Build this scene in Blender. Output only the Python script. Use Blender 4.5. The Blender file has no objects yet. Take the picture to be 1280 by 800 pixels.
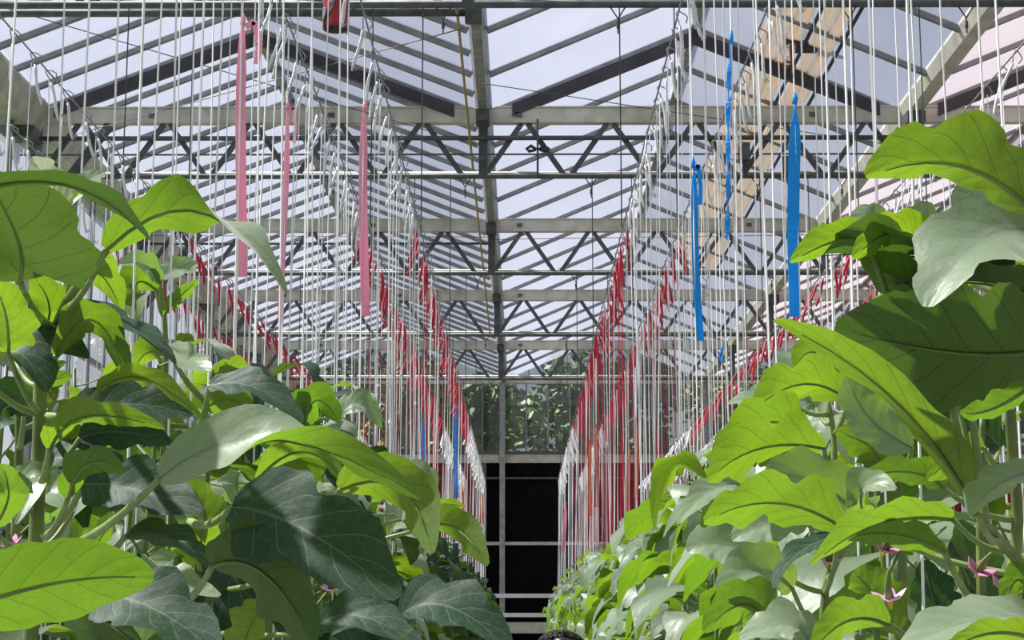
import bpy, bmesh, math, random
from mathutils import Vector, Matrix, Quaternion
R = random.Random(7)
S = bpy.context.scene
COL = S.collection
PI = math.pi

# ------------------------------------------------------------------ camera
F = 2200.0                       # focal length in pixels of the 1280 x 800 frame
PITCH = math.atan(375.0 / F)
YAW = math.atan(12.0 / F)
CAMZ = 1.70
cam_d = bpy.data.cameras.new('camera')
cam = bpy.data.objects.new('camera', cam_d)
COL.objects.link(cam)
cam_d.sensor_width = 36.0
cam_d.lens = F / 1280.0 * 36.0
cam_d.clip_end = 400
cam.location = (0, 0, CAMZ)
cam.rotation_euler = (PI / 2 + PITCH, 0, YAW)
S.camera = cam
CM = cam.rotation_euler.to_matrix()
CO = Vector((0, 0, CAMZ))

def ray(x, y):
    return CM @ Vector(((x - 640) / F, (400 - y) / F, -1.0))
def at(x, y, d):
    """world point seen at pixel (x, y) whose Y distance is d"""
    r = ray(x, y)
    return CO + r * (d / r.y)
def at_z(x, y, z):
    r = ray(x, y)
    return CO + r * ((z - CAMZ) / r.z)
def pix(p):
    q = CM.transposed() @ (Vector(p) - CO)
    return (640 + F * q.x / -q.z, 400 - F * q.y / -q.z)

# ------------------------------------------------------------------ light
SUN_AZ = math.radians(-72)       # measured from straight ahead, minus is to the left
SUN_EL = math.radians(52)
w = bpy.data.worlds.new('sky')
S.world = w
w.use_nodes = True
nt = w.node_tree
bg = nt.nodes['Background']
sky = nt.nodes.new('ShaderNodeTexSky')
sky.sky_type = 'NISHITA'
sky.sun_disc = False
sky.sun_elevation = SUN_EL
sky.sun_rotation = SUN_AZ
sky.air_density = 1.3
sky.dust_density = 2.2
sky.ozone_density = 1.6
tc = nt.nodes.new('ShaderNodeTexCoord')
cn = nt.nodes.new('ShaderNodeTexNoise')
cn.inputs['Scale'].default_value = 3.2
cn.inputs['Detail'].default_value = 6
cr = nt.nodes.new('ShaderNodeValToRGB')
cr.color_ramp.elements[0].position = .38
cr.color_ramp.elements[1].position = .66
cm = nt.nodes.new('ShaderNodeMixRGB')
cm.inputs['Color2'].default_value = (6.0, 6.3, 7.4, 1)      # white cloud
nt.links.new(tc.outputs['Generated'], cn.inputs['Vector'])
nt.links.new(cn.outputs['Fac'], cr.inputs['Fac'])
nt.links.new(cr.outputs['Color'], cm.inputs['Fac'])
nt.links.new(sky.outputs['Color'], cm.inputs['Color1'])
nt.links.new(cm.outputs['Color'], bg.inputs['Color'])
bg.inputs['Strength'].default_value = 0.052
sd = bpy.data.lights.new('sun', 'SUN')
sd.energy = 12.0
sd.angle = math.radians(1.2)
sd.color = (1.0, .95, .86)
so = bpy.data.objects.new('sun', sd)
COL.objects.link(so)
sv = Vector((math.sin(SUN_AZ) * math.cos(SUN_EL), math.cos(SUN_AZ) * math.cos(SUN_EL), math.sin(SUN_EL)))
so.rotation_euler = sv.to_track_quat('Z', 'Y').to_euler()
so.location = sv * 40
S.view_settings.view_transform = 'Standard'
S.view_settings.look = 'None'
S.view_settings.gamma = 1
S.view_settings.use_curve_mapping = False
S.view_settings.exposure = 0.0

# ------------------------------------------------------------------ materials
def new_mat(name):
    m = bpy.data.materials.new(name)
    m.use_nodes = True
    return m, m.node_tree, m.node_tree.nodes['Principled BSDF']
def simple(name, c1, c2=None, rough=.5, metal=0, scale=8, bump=0, spec=.5, stretch=None):
    m, t, b = new_mat(name)
    c2 = c2 or tuple(x * .8 for x in c1)
    n = t.nodes.new('ShaderNodeTexNoise')
    n.inputs['Scale'].default_value = scale
    n.inputs['Detail'].default_value = 5
    co = t.nodes.new('ShaderNodeTexCoord')
    if stretch:
        mp = t.nodes.new('ShaderNodeMapping')
        mp.inputs['Scale'].default_value = stretch
        t.links.new(co.outputs['Object'], mp.inputs['Vector'])
        t.links.new(mp.outputs['Vector'], n.inputs['Vector'])
    else:
        t.links.new(co.outputs['Object'], n.inputs['Vector'])
    r = t.nodes.new('ShaderNodeValToRGB')
    r.color_ramp.elements[0].position = .35
    r.color_ramp.elements[1].position = .68
    r.color_ramp.elements[0].color = (*c2, 1)
    r.color_ramp.elements[1].color = (*c1, 1)
    t.links.new(n.outputs['Fac'], r.inputs['Fac'])
    t.links.new(r.outputs['Color'], b.inputs['Base Color'])
    b.inputs['Roughness'].default_value = rough
    b.inputs['Metallic'].default_value = metal
    b.inputs['Specular IOR Level'].default_value = spec
    if bump:
        bp = t.nodes.new('ShaderNodeBump')
        bp.inputs['Strength'].default_value = bump
        bp.inputs['Distance'].default_value = .01
        t.links.new(n.outputs['Fac'], bp.inputs['Height'])
        t.links.new(bp.outputs['Normal'], b.inputs['Normal'])
    return m

def glass_mat(name, tint, diffuse, clear):
    """greenhouse glass: clear pass-through, some whitewash scattering, some gloss"""
    m, t, b = new_mat(name)
    out = t.nodes['Material Output']
    t.nodes.remove(b)
    tr = t.nodes.new('ShaderNodeBsdfTransparent')
    tr.inputs['Color'].default_value = (*tint, 1)
    tl = t.nodes.new('ShaderNodeBsdfTranslucent')
    tl.inputs['Color'].default_value = (*diffuse, 1)
    gl = t.nodes.new('ShaderNodeBsdfGlossy')
    gl.inputs['Roughness'].default_value = .08
    n = t.nodes.new('ShaderNodeTexNoise')
    n.inputs['Scale'].default_value = 1.3
    co = t.nodes.new('ShaderNodeTexCoord')
    t.links.new(co.outputs['Object'], n.inputs['Vector'])
    mr = t.nodes.new('ShaderNodeMapRange')
    mr.inputs['To Min'].default_value = (1 - clear) * .85
    mr.inputs['To Max'].default_value = (1 - clear) * 1.15
    t.links.new(n.outputs['Fac'], mr.inputs['Value'])
    m1 = t.nodes.new('ShaderNodeMixShader')
    t.links.new(mr.outputs['Result'], m1.inputs['Fac'])
    t.links.new(tr.outputs[0], m1.inputs[1])
    t.links.new(tl.outputs[0], m1.inputs[2])
    m2 = t.nodes.new('ShaderNodeMixShader')
    m2.inputs['Fac'].default_value = .04
    t.links.new(m1.outputs[0], m2.inputs[1])
    t.links.new(gl.outputs[0], m2.inputs[2])
    t.links.new(m2.outputs[0], out.inputs['Surface'])
    return m

def leaf_mat(name, top, top2, under, trans, tw=.45, sheen=.35, rough=.42, spec=.5):
    m, t, b = new_mat(name)
    out = t.nodes['Material Output']
    N = t.nodes.new; L = t.links.new
    def math_(op, a=None, b_=None, c=None):
        n = N('ShaderNodeMath'); n.operation = op
        for i, v in enumerate((a, b_, c)):
            if v is None: continue
            if isinstance(v, (int, float)): n.inputs[i].default_value = v
            else: L(v, n.inputs[i])
        return n.outputs[0]
    uv = N('ShaderNodeUVMap'); uv.uv_map = 'UVMap'
    sp = N('ShaderNodeSeparateXYZ'); L(uv.outputs[0], sp.inputs[0])
    u, v = sp.outputs[0], sp.outputs[1]
    av = math_('MULTIPLY', math_('ABSOLUTE', math_('SUBTRACT', v, .5)), 2.0)
    co = N('ShaderNodeTexCoord')
    nz = N('ShaderNodeTexNoise'); nz.inputs['Scale'].default_value = 14; nz.inputs['Detail'].default_value = 4
    L(co.outputs['Object'], nz.inputs['Vector'])
    side = math_('MULTIPLY', math_('GREATER_THAN', v, .5), .43)
    ph = math_('ADD', math_('MULTIPLY', math_('SUBTRACT', u, math_('MULTIPLY', av, .26)), 6.0), side)
    ph = math_('ADD', ph, math_('MULTIPLY', nz.outputs['Fac'], .22))
    fr = math_('ABSOLUTE', math_('SUBTRACT', math_('FRACT', ph), .5))       # 0.5 on a vein, 0 between
    lat = math_('MULTIPLY', math_('GREATER_THAN', fr, .475), math_('LESS_THAN', av, .92))
    mid = math_('LESS_THAN', av, math_('MULTIPLY', math_('SUBTRACT', 1.25, u), .042))
    # small net of veinlets
    vo = N('ShaderNodeTexVoronoi'); vo.feature = 'DISTANCE_TO_EDGE'; vo.inputs['Scale'].default_value = 62
    L(co.outputs['Object'], vo.inputs['Vector'])
    net = math_('LESS_THAN', vo.outputs['Distance'], .045)
    vein = math_('MAXIMUM', math_('MAXIMUM', lat, mid), math_('MULTIPLY', net, .22))
    oi = N('ShaderNodeObjectInfo')
    at_ = N('ShaderNodeAttribute'); at_.attribute_name = 'rnd'
    rnd = math_('FRACT', math_('ADD', oi.outputs['Random'], at_.outputs['Fac']))
    def mix(f, a, b_):
        n = N('ShaderNodeMixRGB')
        for i, q in zip(('Fac', 'Color1', 'Color2'), (f, a, b_)):
            if isinstance(q, tuple): n.inputs[i].default_value = (*q, 1)
            elif isinstance(q, (int, float)): n.inputs[i].default_value = q
            else: L(q, n.inputs[i])
        return n.outputs[0]
    topc = mix(rnd, top, top2)
    topc = mix(math_('MULTIPLY', nz.outputs['Fac'], .5), topc, tuple(x * .55 for x in top))
    topc = mix(math_('MULTIPLY', vein, .45), topc, (.22, .32, .16))
    undc = mix(rnd, under, tuple(x * .75 for x in under))
    undc = mix(math_('MULTIPLY', vein, .7), undc, tuple(x * .45 for x in under))
    trc = mix(rnd, trans, (trans[0] * .62, trans[1] * .8, trans[2] * 1.1))
    trc = mix(math_('MULTIPLY', vein, .8), trc, (trans[0] * .35, trans[1] * .42, trans[2]))
    trc = mix(math_('MULTIPLY', nz.outputs['Fac'], .35), trc, (trans[0] * .55, trans[1] * .6, trans[2]))
    hgt = math_('SUBTRACT', math_('MULTIPLY', math_('SUBTRACT', .5, fr), .45), math_('MULTIPLY', mid, .5))
    nz2 = N('ShaderNodeTexNoise'); nz2.inputs['Scale'].default_value = 75; nz2.inputs['Detail'].default_value = 3
    L(co.outputs['Object'], nz2.inputs['Vector'])
    hgt = math_('ADD', hgt, math_('MULTIPLY', nz2.outputs['Fac'], .5))
    bp = N('ShaderNodeBump'); bp.inputs['Strength'].default_value = .4; bp.inputs['Distance'].default_value = .004
    L(hgt, bp.inputs['Height'])
    b.inputs['Roughness'].default_value = rough
    b.inputs['Sheen Weight'].default_value = sheen
    b.inputs['Specular IOR Level'].default_value = spec
    b.inputs['Sheen Roughness'].default_value = .5
    L(topc, b.inputs['Base Color']); L(bp.outputs[0], b.inputs['Normal'])
    b2 = N('ShaderNodeBsdfPrincipled'); b2.inputs['Roughness'].default_value = .65
    L(undc, b2.inputs['Base Color']); L(bp.outputs[0], b2.inputs['Normal'])
    ge = N('ShaderNodeNewGeometry')          # the two sides of a leaf blade differ
    ms = N('ShaderNodeMixShader'); L(ge.outputs['Backfacing'], ms.inputs[0]); L(b.outputs[0], ms.inputs[1]); L(b2.outputs[0], ms.inputs[2])
    tl = N('ShaderNodeBsdfTranslucent'); L(trc, tl.inputs['Color']); L(bp.outputs[0], tl.inputs['Normal'])
    mt = N('ShaderNodeMixShader'); mt.inputs[0].default_value = tw
    L(ms.outputs[0], mt.inputs[1]); L(tl.outputs[0], mt.inputs[2])
    L(mt.outputs[0], out.inputs['Surface'])
    return m

M = {}
def see_through(m, col, f):
    t = m.node_tree; b = t.nodes['Principled BSDF']; out = t.nodes['Material Output']
    tl = t.nodes.new('ShaderNodeBsdfTranslucent'); tl.inputs['Color'].default_value = (*col, 1)
    mx = t.nodes.new('ShaderNodeMixShader'); mx.inputs[0].default_value = f
    t.links.new(b.outputs[0], mx.inputs[1]); t.links.new(tl.outputs[0], mx.inputs[2]); t.links.new(mx.outputs[0], out.inputs['Surface'])
M['leaf'] = leaf_mat('eggplant_leaf', (.22, .32, .18), (.38, .47, .33), (.13, .21, .04), (.30, .49, .014), tw=.45, sheen=.55, rough=.42, spec=.5)  # pale top colours have sky sheen and sunlight lifted into them
M['leaf_dark'] = leaf_mat('eggplant_leaf_shade_toned', (.010, .040, .026), (.020, .062, .036), (.075, .14, .03), (.16, .31, .014), tw=.22, sheen=.03, rough=.55, spec=.2)  # darker copy of the leaf, shade from neighbouring leaves put into its colour
M['tree_leaf'] = simple('tree_leaf', (.10, .19, .035), (.03, .07, .015), .6, scale=1.1)
M['autumn_leaf'] = simple('autumn_leaf', (.30, .22, .06), (.10, .09, .03), .6, scale=1.1)
M['bark'] = simple('bark', (.12, .09, .06), (.05, .04, .03), .9, scale=6, bump=.6)
M['stem'] = simple('stem', (.20, .27, .06), (.09, .12, .035), .5, scale=14, bump=.3)
M['stem_pale'] = simple('petiole', (.24, .33, .10), (.14, .21, .05), .5, scale=20)
M['galv'] = simple('galvanised_steel', (.40, .40, .39), (.25, .25, .25), .45, .55, scale=9, bump=.1)
M['galv_dark'] = simple('weathered_steel', (.13, .135, .14), (.075, .08, .085), .5, .4, scale=12, bump=.15)
M['alu_pale'] = simple('pale_aluminium', (.62, .60, .52), (.42, .40, .33), .5, .25, scale=5, bump=.1)
M['alu_bar'] = simple('aluminium_glazing_bar', (.30, .30, .31), (.20, .20, .21), .5, .35, scale=7)
M['brace'] = simple('dark_grey_steel', (.055, .05, .06), (.035, .033, .04), .55, .2, scale=6)
M['glass'] = glass_mat('whitewashed_glass', (.93, .94, .98), (.72, .75, .90), .87)
M['glass_pink'] = glass_mat('faded_pinkish_glass', (.92, .89, .92), (.92, .84, .90), .86)
M['glass_clear'] = glass_mat('clear_glass', (.95, .97, .97), (.9, .93, .95), .985)
M['twine'] = simple('white_twine', (.95, .95, .95), (.88, .88, .89), .7, scale=60)
M['twine_red'] = simple('red_twine', (.62, .012, .05), (.36, .006, .028), .6, scale=60)
M['silver'] = simple('silvery_wound_twine', (.86, .86, .87), (.62, .62, .64), .35, .15, scale=90, bump=.3, stretch=(1, 1, 4))
M['wire'] = simple('zinc_wire', (.42, .42, .43), (.25, .25, .26), .35, .7, scale=30)
M['wire_dark'] = simple('dark_steel_wire', (.10, .10, .11), (.06, .06, .065), .5, .4, scale=30)
M['blue'] = simple('blue_ribbon', (.015, .45, .98), (.01, .38, .88), .42, scale=12)
M['pink'] = simple('pink_ribbon', (.97, .50, .64), (.94, .42, .58), .42, scale=12)
M['orange'] = simple('orange_ribbon', (.95, .30, .14), (.82, .22, .09), .42, scale=12)
see_through(M['blue'], (.02, .55, 1.0), .4); see_through(M['pink'], (1.0, .55, .70), .4); see_through(M['orange'], (1.0, .38, .18), .4)
M['red_paint'] = simple('red_enamel', (.36, .012, .018), (.24, .008, .012), .3, scale=6)
M['black'] = simple('black_rubber', (.012, .012, .013), (.006, .006, .007), .6, scale=10)
M['black_sheet'] = simple('black_screen', (.007, .007, .008), (.004, .004, .005), .95, scale=3, spec=.08)
M['red_panel'] = simple('dark_red_sheet', (.20, .006, .018), (.11, .004, .011), .6, scale=3, stretch=(6, 6, .5))
M['rope'] = simple('yellow_rope', (.42, .32, .11), (.28, .20, .06), .7, scale=40)
M['beige'] = simple('beige_screen_cloth', (.80, .69, .57), (.66, .55, .44), .75, scale=6, stretch=(10, .6, 10))
see_through(M['beige'], (.95, .84, .72), .5)
M['rust'] = simple('rusty_iron', (.24, .11, .06), (.10, .045, .03), .8, scale=20, bump=.4)
M['white'] = simple('white_enamel', (.78, .78, .77), (.68, .68, .67), .4, scale=5)
M['floor'] = simple('white_ground_cloth', (.26, .26, .24), (.18, .18, .16), .8, scale=4, bump=.2)
M['grass'] = simple('outdoor_grass', (.10, .16, .04), (.06, .10, .025), .9, scale=2, bump=.5)
M['petal'] = simple('mauve_petal', (.72, .48, .64), (.60, .36, .54), .6, scale=30)
M['petal_deep'] = simple('purple_petal', (.62, .26, .42), (.48, .16, .32), .6, scale=30)
M['stamen'] = simple('yellow_stamen', (.80, .45, .03), (.6, .3, .02), .6, scale=30)
M['hair'] = simple('dark_brown_hair', (.030, .017, .012), (.010, .006, .005), .34, scale=30, stretch=(1, 4, 4))
M['skin'] = simple('skin', (.55, .34, .24), (.48, .28, .19), .55, scale=8)
M['shirt'] = simple('grey_shirt', (.16, .18, .22), (.12, .14, .17), .8, scale=40)
M['trousers'] = simple('navy_trousers', (.03, .04, .07), (.02, .03, .05), .85, scale=40)
M['shoe'] = simple('black_shoe', (.02, .02, .02), (.012, .012, .012), .5, scale=20)

# ------------------------------------------------------------------ mesh helpers
class MB:
    def __init__(s):
        s.v = []; s.f = []; s.uv = {}; s.mi = []; s.rnd = None
    def add(s, vs, fs, mi=0):
        o = len(s.v)
        s.v += [tuple(p) for p in vs]
        for f in fs:
            s.f.append(tuple(i + o for i in f)); s.mi.append(mi)
        return o
    def box(s, x0, x1, y0, y1, z0, z1, mi=0):
        s.add([(x0, y0, z0), (x1, y0, z0), (x1, y1, z0), (x0, y1, z0), (x0, y0, z1), (x1, y0, z1), (x1, y1, z1), (x0, y1, z1)],
              [(0, 3, 2, 1), (4, 5, 6, 7), (0, 1, 5, 4), (1, 2, 6, 5), (2, 3, 7, 6), (3, 0, 4, 7)], mi)
        return s
    def bar(s, a, b, wx, wz, up=(0, 0, 1), mi=0):
        a = Vector(a); b = Vector(b); t = (b - a).normalized()
        u = Vector(up); sd_ = t.cross(u)
        if sd_.length < 1e-5: sd_ = t.cross(Vector((1, 0, 0)))
        sd_.normalize(); n = sd_.cross(t)
        vs = []
        for p in (a, b):
            for i, j in ((-1, -1), (1, -1), (1, 1), (-1, 1)):
                vs.append(p + sd_ * (i * wx / 2) + n * (j * wz / 2))
        s.add(vs, [(0, 1, 2, 3), (7, 6, 5, 4), (0, 4, 5, 1), (1, 5, 6, 2), (2, 6, 7, 3), (3, 7, 4, 0)], mi)
        return s
    def tube(s, pts, rad, n=6, mi=0, cap=True):
        pts = [Vector(p) for p in pts]
        k = len(pts)
        if not hasattr(rad, '__len__'): rad = [rad] * k
        t0 = (pts[1] - pts[0]).normalized()
        ref = Vector((0, 0, 1)) if abs(t0.z) < .9 else Vector((1, 0, 0))
        nn = t0.cross(ref).normalized()
        vs = []
        for i, p in enumerate(pts):
            t = (pts[min(i + 1, k - 1)] - pts[max(i - 1, 0)]).normalized()
            nn = (nn - t * nn.dot(t)).normalized()
            bb = t.cross(nn)
            for j in range(n):
                a = 2 * PI * j / n
                vs.append(p + (nn * math.cos(a) + bb * math.sin(a)) * rad[i])
        fs = []
        for i in range(k - 1):
            for j in range(n):
                fs.append((i * n + j, i * n + (j + 1) % n, (i + 1) * n + (j + 1) % n, (i + 1) * n + j))
        if cap:
            fs.append(tuple(range(n - 1, -1, -1))); fs.append(tuple(range((k - 1) * n, k * n)))
        s.add(vs, fs, mi)
        return s
    def mesh(s, name, mats, smooth=False):
        me = bpy.data.meshes.new(name)
        me.from_pydata(s.v, [], s.f)
        if not isinstance(mats, (list, tuple)): mats = [mats]
        for m in mats: me.materials.append(m)
        if any(s.mi): me.polygons.foreach_set('material_index', s.mi)
        if smooth: me.polygons.foreach_set('use_smooth', [True] * len(me.polygons))
        if s.uv:
            ul = me.uv_layers.new(name='UVMap')
            co = []
            for lp in me.loops:
                co += s.uv.get(lp.vertex_index, (0, .5))
            ul.data.foreach_set('uv', co)
        if s.rnd is not None:
            at_ = me.attributes.new('rnd', 'FLOAT', 'POINT')
            at_.data.foreach_set('value', s.rnd)
        me.update()
        return me

def link(name, me, parent=None, loc=None):
    o = bpy.data.objects.new(name, me)
    COL.objects.link(o)
    if parent: o.parent = parent
    if loc is not None: o.location = loc
    return o
def tag(o, label=None, cat=None, group=None, kind=None):
    if label: o['label'] = label
    if cat: o['category'] = cat
    if group: o['group'] = group
    if kind: o['kind'] = kind
    return o
def empty(name, loc=(0, 0, 0)):
    o = bpy.data.objects.new(name, None)
    o.empty_display_size = .1
    COL.objects.link(o)
    o.location = loc
    return o

# ------------------------------------------------------------------ dimensions of the house
GX = [-4.44, -0.34, 3.46, 7.36, 11.26]          # gutters, across
GZ = CAMZ + 4.50                                 # gutter height
RISE = .78
TY = [10.80, 15.24, 19.70, 24.10, 28.60]         # trusses, along
YB = 33.0                                        # end wall
YF = -4.0
TZB = CAMZ + 3.90                                # truss bottom chord
TZT = CAMZ + 4.45
WZ = CAMZ + 2.40                                 # hook wires
PXR = .80                                        # plant row centre

# ground and floor
mb = MB(); mb.box(-60, 60, -20, 110, -.30, -.12)
tag(link('ground', mb.mesh('ground', M['grass'])), kind='structure')
mb = MB(); mb.box(GX[0] - .1, GX[4] + .1, YF, YB + .1, -.12, 0)
tag(link('floor', mb.mesh('floor', M['floor'])), kind='structure')

# ------------------------------------------------------------------ roof
ceil = tag(empty('ceiling', (0, 0, GZ)), kind='structure')
near_glass = MB(); near_glass_p = MB()
for bi in range(4):
    xa, xb = GX[bi] + .07, GX[bi + 1] - .07
    xm = (xa + xb) / 2
    sp = .5565 if bi == 0 else 1.113
    y_start = TY[1] - 8 * 1.113 - .0
    n_in = int(round((YB - y_start) / sp))
    glass = M['glass'] if bi < 2 else M['glass_pink']
    for s_, (x0, x1) in enumerate(((xa, xm), (xb, xm))):
        hw = abs(x1 - x0)
        ln = math.hypot(hw, RISE)
        dirx = 1 if x1 > x0 else -1
        # one pane mesh and one bar mesh for the slope
        nx, nz = -RISE / ln * dirx, hw / ln
        g = MB()
        t = .004
        p0 = Vector((x0, 0, 0)); p1 = Vector((x1, 0, RISE)); nn = Vector((nx, 0, nz))
        a, b = .012, sp - .012
        vs = []
        for q in (p0, p1):
            for yy in (a, b):
                vs += [q + Vector((0, yy, 0)), q + Vector((0, yy, 0)) + nn * t]
        g.add(vs, [(0, 2, 6, 4), (1, 5, 7, 3), (0, 1, 3, 2), (4, 6, 7, 5), (0, 4, 5, 1), (2, 3, 7, 6)])
        gm = g.mesh('pane', glass)
        bmsh = MB(); bmsh.bar(p0 - nn * .012, p1 - nn * .012, .055, .05, up=nn)
        bm_ = bmsh.mesh('glazing_bar', M['alu_bar'])
        for k in range(n_in):
            link('pane', gm, ceil, (0, y_start + k * sp, 0))
            link('glazing_bar', bm_, ceil, (0, y_start + k * sp, 0))
        # part of the roof over and behind the camera
        y = y_start - sp
        q = near_glass if bi < 2 else near_glass_p
        while y > YF:
            o = len(q.v)
            q.add([Vector(v_) + Vector((0, y, 0)) for v_ in vs], [(0, 2, 6, 4), (1, 5, 7, 3), (0, 1, 3, 2), (4, 6, 7, 5), (0, 4, 5, 1), (2, 3, 7, 6)])
            y -= sp
    mb = MB(); mb.box(xm - .035, xm + .035, YF, YB, RISE - .045, RISE + .03)
    link('ridge_beam', mb.mesh('ridge_beam', M['galv']), ceil)
tag(link('overhead_pane', near_glass.mesh('overhead_pane', M['glass']), ceil), kind='stuff')
tag(link('overhead_pane', near_glass_p.mesh('overhead_pane', M['glass_pink']), ceil), kind='stuff')

# ------------------------------------------------------------------ gutters
def gutter(x, wdt, hgt, label, mat):
    g = empty('roof_gutter', (x, 0, GZ))
    tag(g, label, 'gutter', 'gutters between the roof gables')
    mb = MB()
    # open channel: two lips, two sloping sides, flat bottom
    a, b = wdt / 2, wdt / 2 * .62
    prof = [(-a, .03), (-a, .0), (-b, -hgt), (b, -hgt), (a, 0), (a, .03), (a - .012, .03), (a - .012, .004), (b - .01, -hgt + .012), (-b + .01, -hgt + .012), (-a + .012, .004), (-a + .012, .03)]
    k = len(prof)
    vs = [(px, YF, pz) for px, pz in prof] + [(px, YB, pz) for px, pz in prof]
    mb.add(vs, [(i, (i + 1) % k, (i + 1) % k + k, i + k) for i in range(k)])
    link('channel', mb.mesh('channel', mat), g)
    for y in TY:
        mb = MB(); mb.box(-b - .02, b + .02, y - .34, y - .10, -hgt - .10, -hgt)
        link('bracket', mb.mesh('bracket', M['galv_dark']), g)
    return g
gutter(GX[0], .46, .22, 'wide pale gutter beam along the glazed side wall', M['alu_pale'])
gutter(GX[1], .125, .08, 'valley gutter between the two roof gables above the aisle', M['galv'])
gutter(GX[2], .19, .10, 'valley gutter where clear and pinkish roof glass meet', M['alu_pale'])
gutter(GX[3], .19, .10, 'valley gutter between the two pinkish roof gables', M['alu_pale'])
gutter(GX[4], .30, .12, 'gutter beam at the outer edge of the pinkish roof', M['alu_pale'])

# ------------------------------------------------------------------ trusses
ords = ['fifth lattice truss counted from the end wall, cut off by the roof', 'fourth lattice truss from the end wall, under dark roof braces',
        'third lattice truss counted from the end wall', 'second lattice truss counted from the end wall', 'lattice truss standing closest to the end wall']
diag_h = TZT - .07 - TZB
PER = .765
def diag_mesh(sgn):
    mb = MB(); mb.bar((0, 0, diag_h), (sgn * (PER / 2 - .055), 0, 0), .045, .034, up=(0, 1, 0))
    return mb.mesh('diagonal', M['galv_dark'])
DM = {1: diag_mesh(1), -1: diag_mesh(-1)}
for ti, y in enumerate(TY):
    t = empty('lattice_truss', (0, y, TZB))
    tag(t, ords[ti], 'truss', 'lattice trusses under the roof')
    xl, xr = GX[0], GX[4]
    h = TZT - TZB
    mb = MB(); mb.box(xl, xr, -.045, .045, h - .07, h + .065)
    tc_ = link('top_chord', mb.mesh('top_chord', M['alu_pale']), t)
    mb = MB(); mb.box(xl, xr, -.055, .055, h + .065, h + .078)
    link('flange', mb.mesh('flange', M['alu_pale']), tc_)
    mb = MB(); mb.tube([(xl, 0, 0), (xr, 0, 0)], .027, 10)
    link('bottom_chord', mb.mesh('bottom_chord', M['galv_dark'], True), t)
    if ti in (0, 1, 2):
        mb = MB(); mb.tube([(xl, -.05, h - .215), (GX[2] if ti < 2 else GX[1], -.05, h - .215)], .022 if ti < 2 else .014, 8)
        link('middle_pipe', mb.mesh('middle_pipe', M['galv_dark'], True), t)
    mb = MB(); mb.tube([(xl, .12, .055), (xr, .12, .055)], .016, 8)
    link('pale_pipe', mb.mesh('pale_pipe', M['alu_pale'], True), t)
    for bi in range(4):
        xm = (GX[bi] + GX[bi + 1]) / 2 - (.02 if bi == 0 else 0)
        for k in range(-2, 3):
            for sgn in (-1, 1):
                link('diagonal', DM[sgn], t, (xm + k * PER + sgn * .028, 0, 0))
    for x in GX[1:4]:
        mb = MB(); mb.box(x - .04, x + .04, -.03, .03, .0, h - .07)
        link('vertical_strut', mb.mesh('vertical_strut', M['galv_dark']), t)
    # knee brace at the side wall
    mb = MB(); mb.bar((xl + .75, 0, h - .08), (xl + .12, 0, -.42), .075, .05, up=(0, 1, 0))
    link('knee_brace', mb.mesh('knee_brace', M['galv_dark']), t)
    for x in (-3.3, -1.7, -.02, 1.25, 2.6):
        mb = MB(); mb.box(x - .03, x + .03, -.06, -.045, h - .02, h + .02)
        link('clip', mb.mesh('clip', M['galv_dark']), tc_)
    if ti == 1:
        for bi in range(3):
            xa, xb = GX[bi] + .26, GX[bi + 1] - .26
            xm = (GX[bi] + GX[bi + 1]) / 2
            for x0 in (xa, xb):
                mb = MB()
                zz = lambda x: GZ - TZB - .17 + RISE * (1 - abs(x - xm) / (GX[bi + 1] - xm))
                z0, z1 = zz(x0), zz(xm)
                mb.add([(x0, -.06, z0), (xm, -.06, z1), (xm, -.06, z1 + .115), (x0, -.06, z0 + .115), (x0, .0, z0), (xm, .0, z1), (xm, .0, z1 + .115), (x0, .0, z0 + .115)],
                       [(0, 1, 2, 3), (7, 6, 5, 4), (0, 4, 5, 1), (3, 2, 6, 7), (1, 5, 6, 2), (0, 3, 7, 4)])
                link('roof_brace', mb.mesh('roof_brace', M['brace']), t)
    # pale wire hangers, Y shaped, below the bottom chord
    for x in (-1.12, -.5, .62, 2.1, 2.85):
        mb = MB()
        mb.tube([(x - .05, 0, -.02), (x, 0, -.10), (x, 0, -.20)], .005, 5)
        mb.tube([(x + .05, 0, -.02), (x, 0, -.10)], .005, 5)
        mb.tube([(x, 0, -.125), (x, 0, -.165)], .011, 6)
        link('wire_hanger', mb.mesh('wire_hanger', M['wire_dark'], True), t)

# pipe across the pink-ribbon bay, high up, with its end box under the valley gutter
mb = MB(); mb.tube([(GX[0], 12.0, CAMZ + 4.27), (GX[1], 12.0, CAMZ + 4.27)], .028, 10)
pp = empty('cross_pipe', (0, 0, 0)); tag(pp, 'dark pipe crossing the gable above the pink ribbons to the valley gutter', 'pipe')
link('pipe_body', mb.mesh('pipe_body', M['galv_dark'], True), pp)
mb = MB(); mb.box(GX[1] - .06, GX[1] + .06, 11.94, 12.06, CAMZ + 4.2, CAMZ + 4.42)
link('end_box', mb.mesh('end_box', M['galv_dark']), pp)

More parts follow.
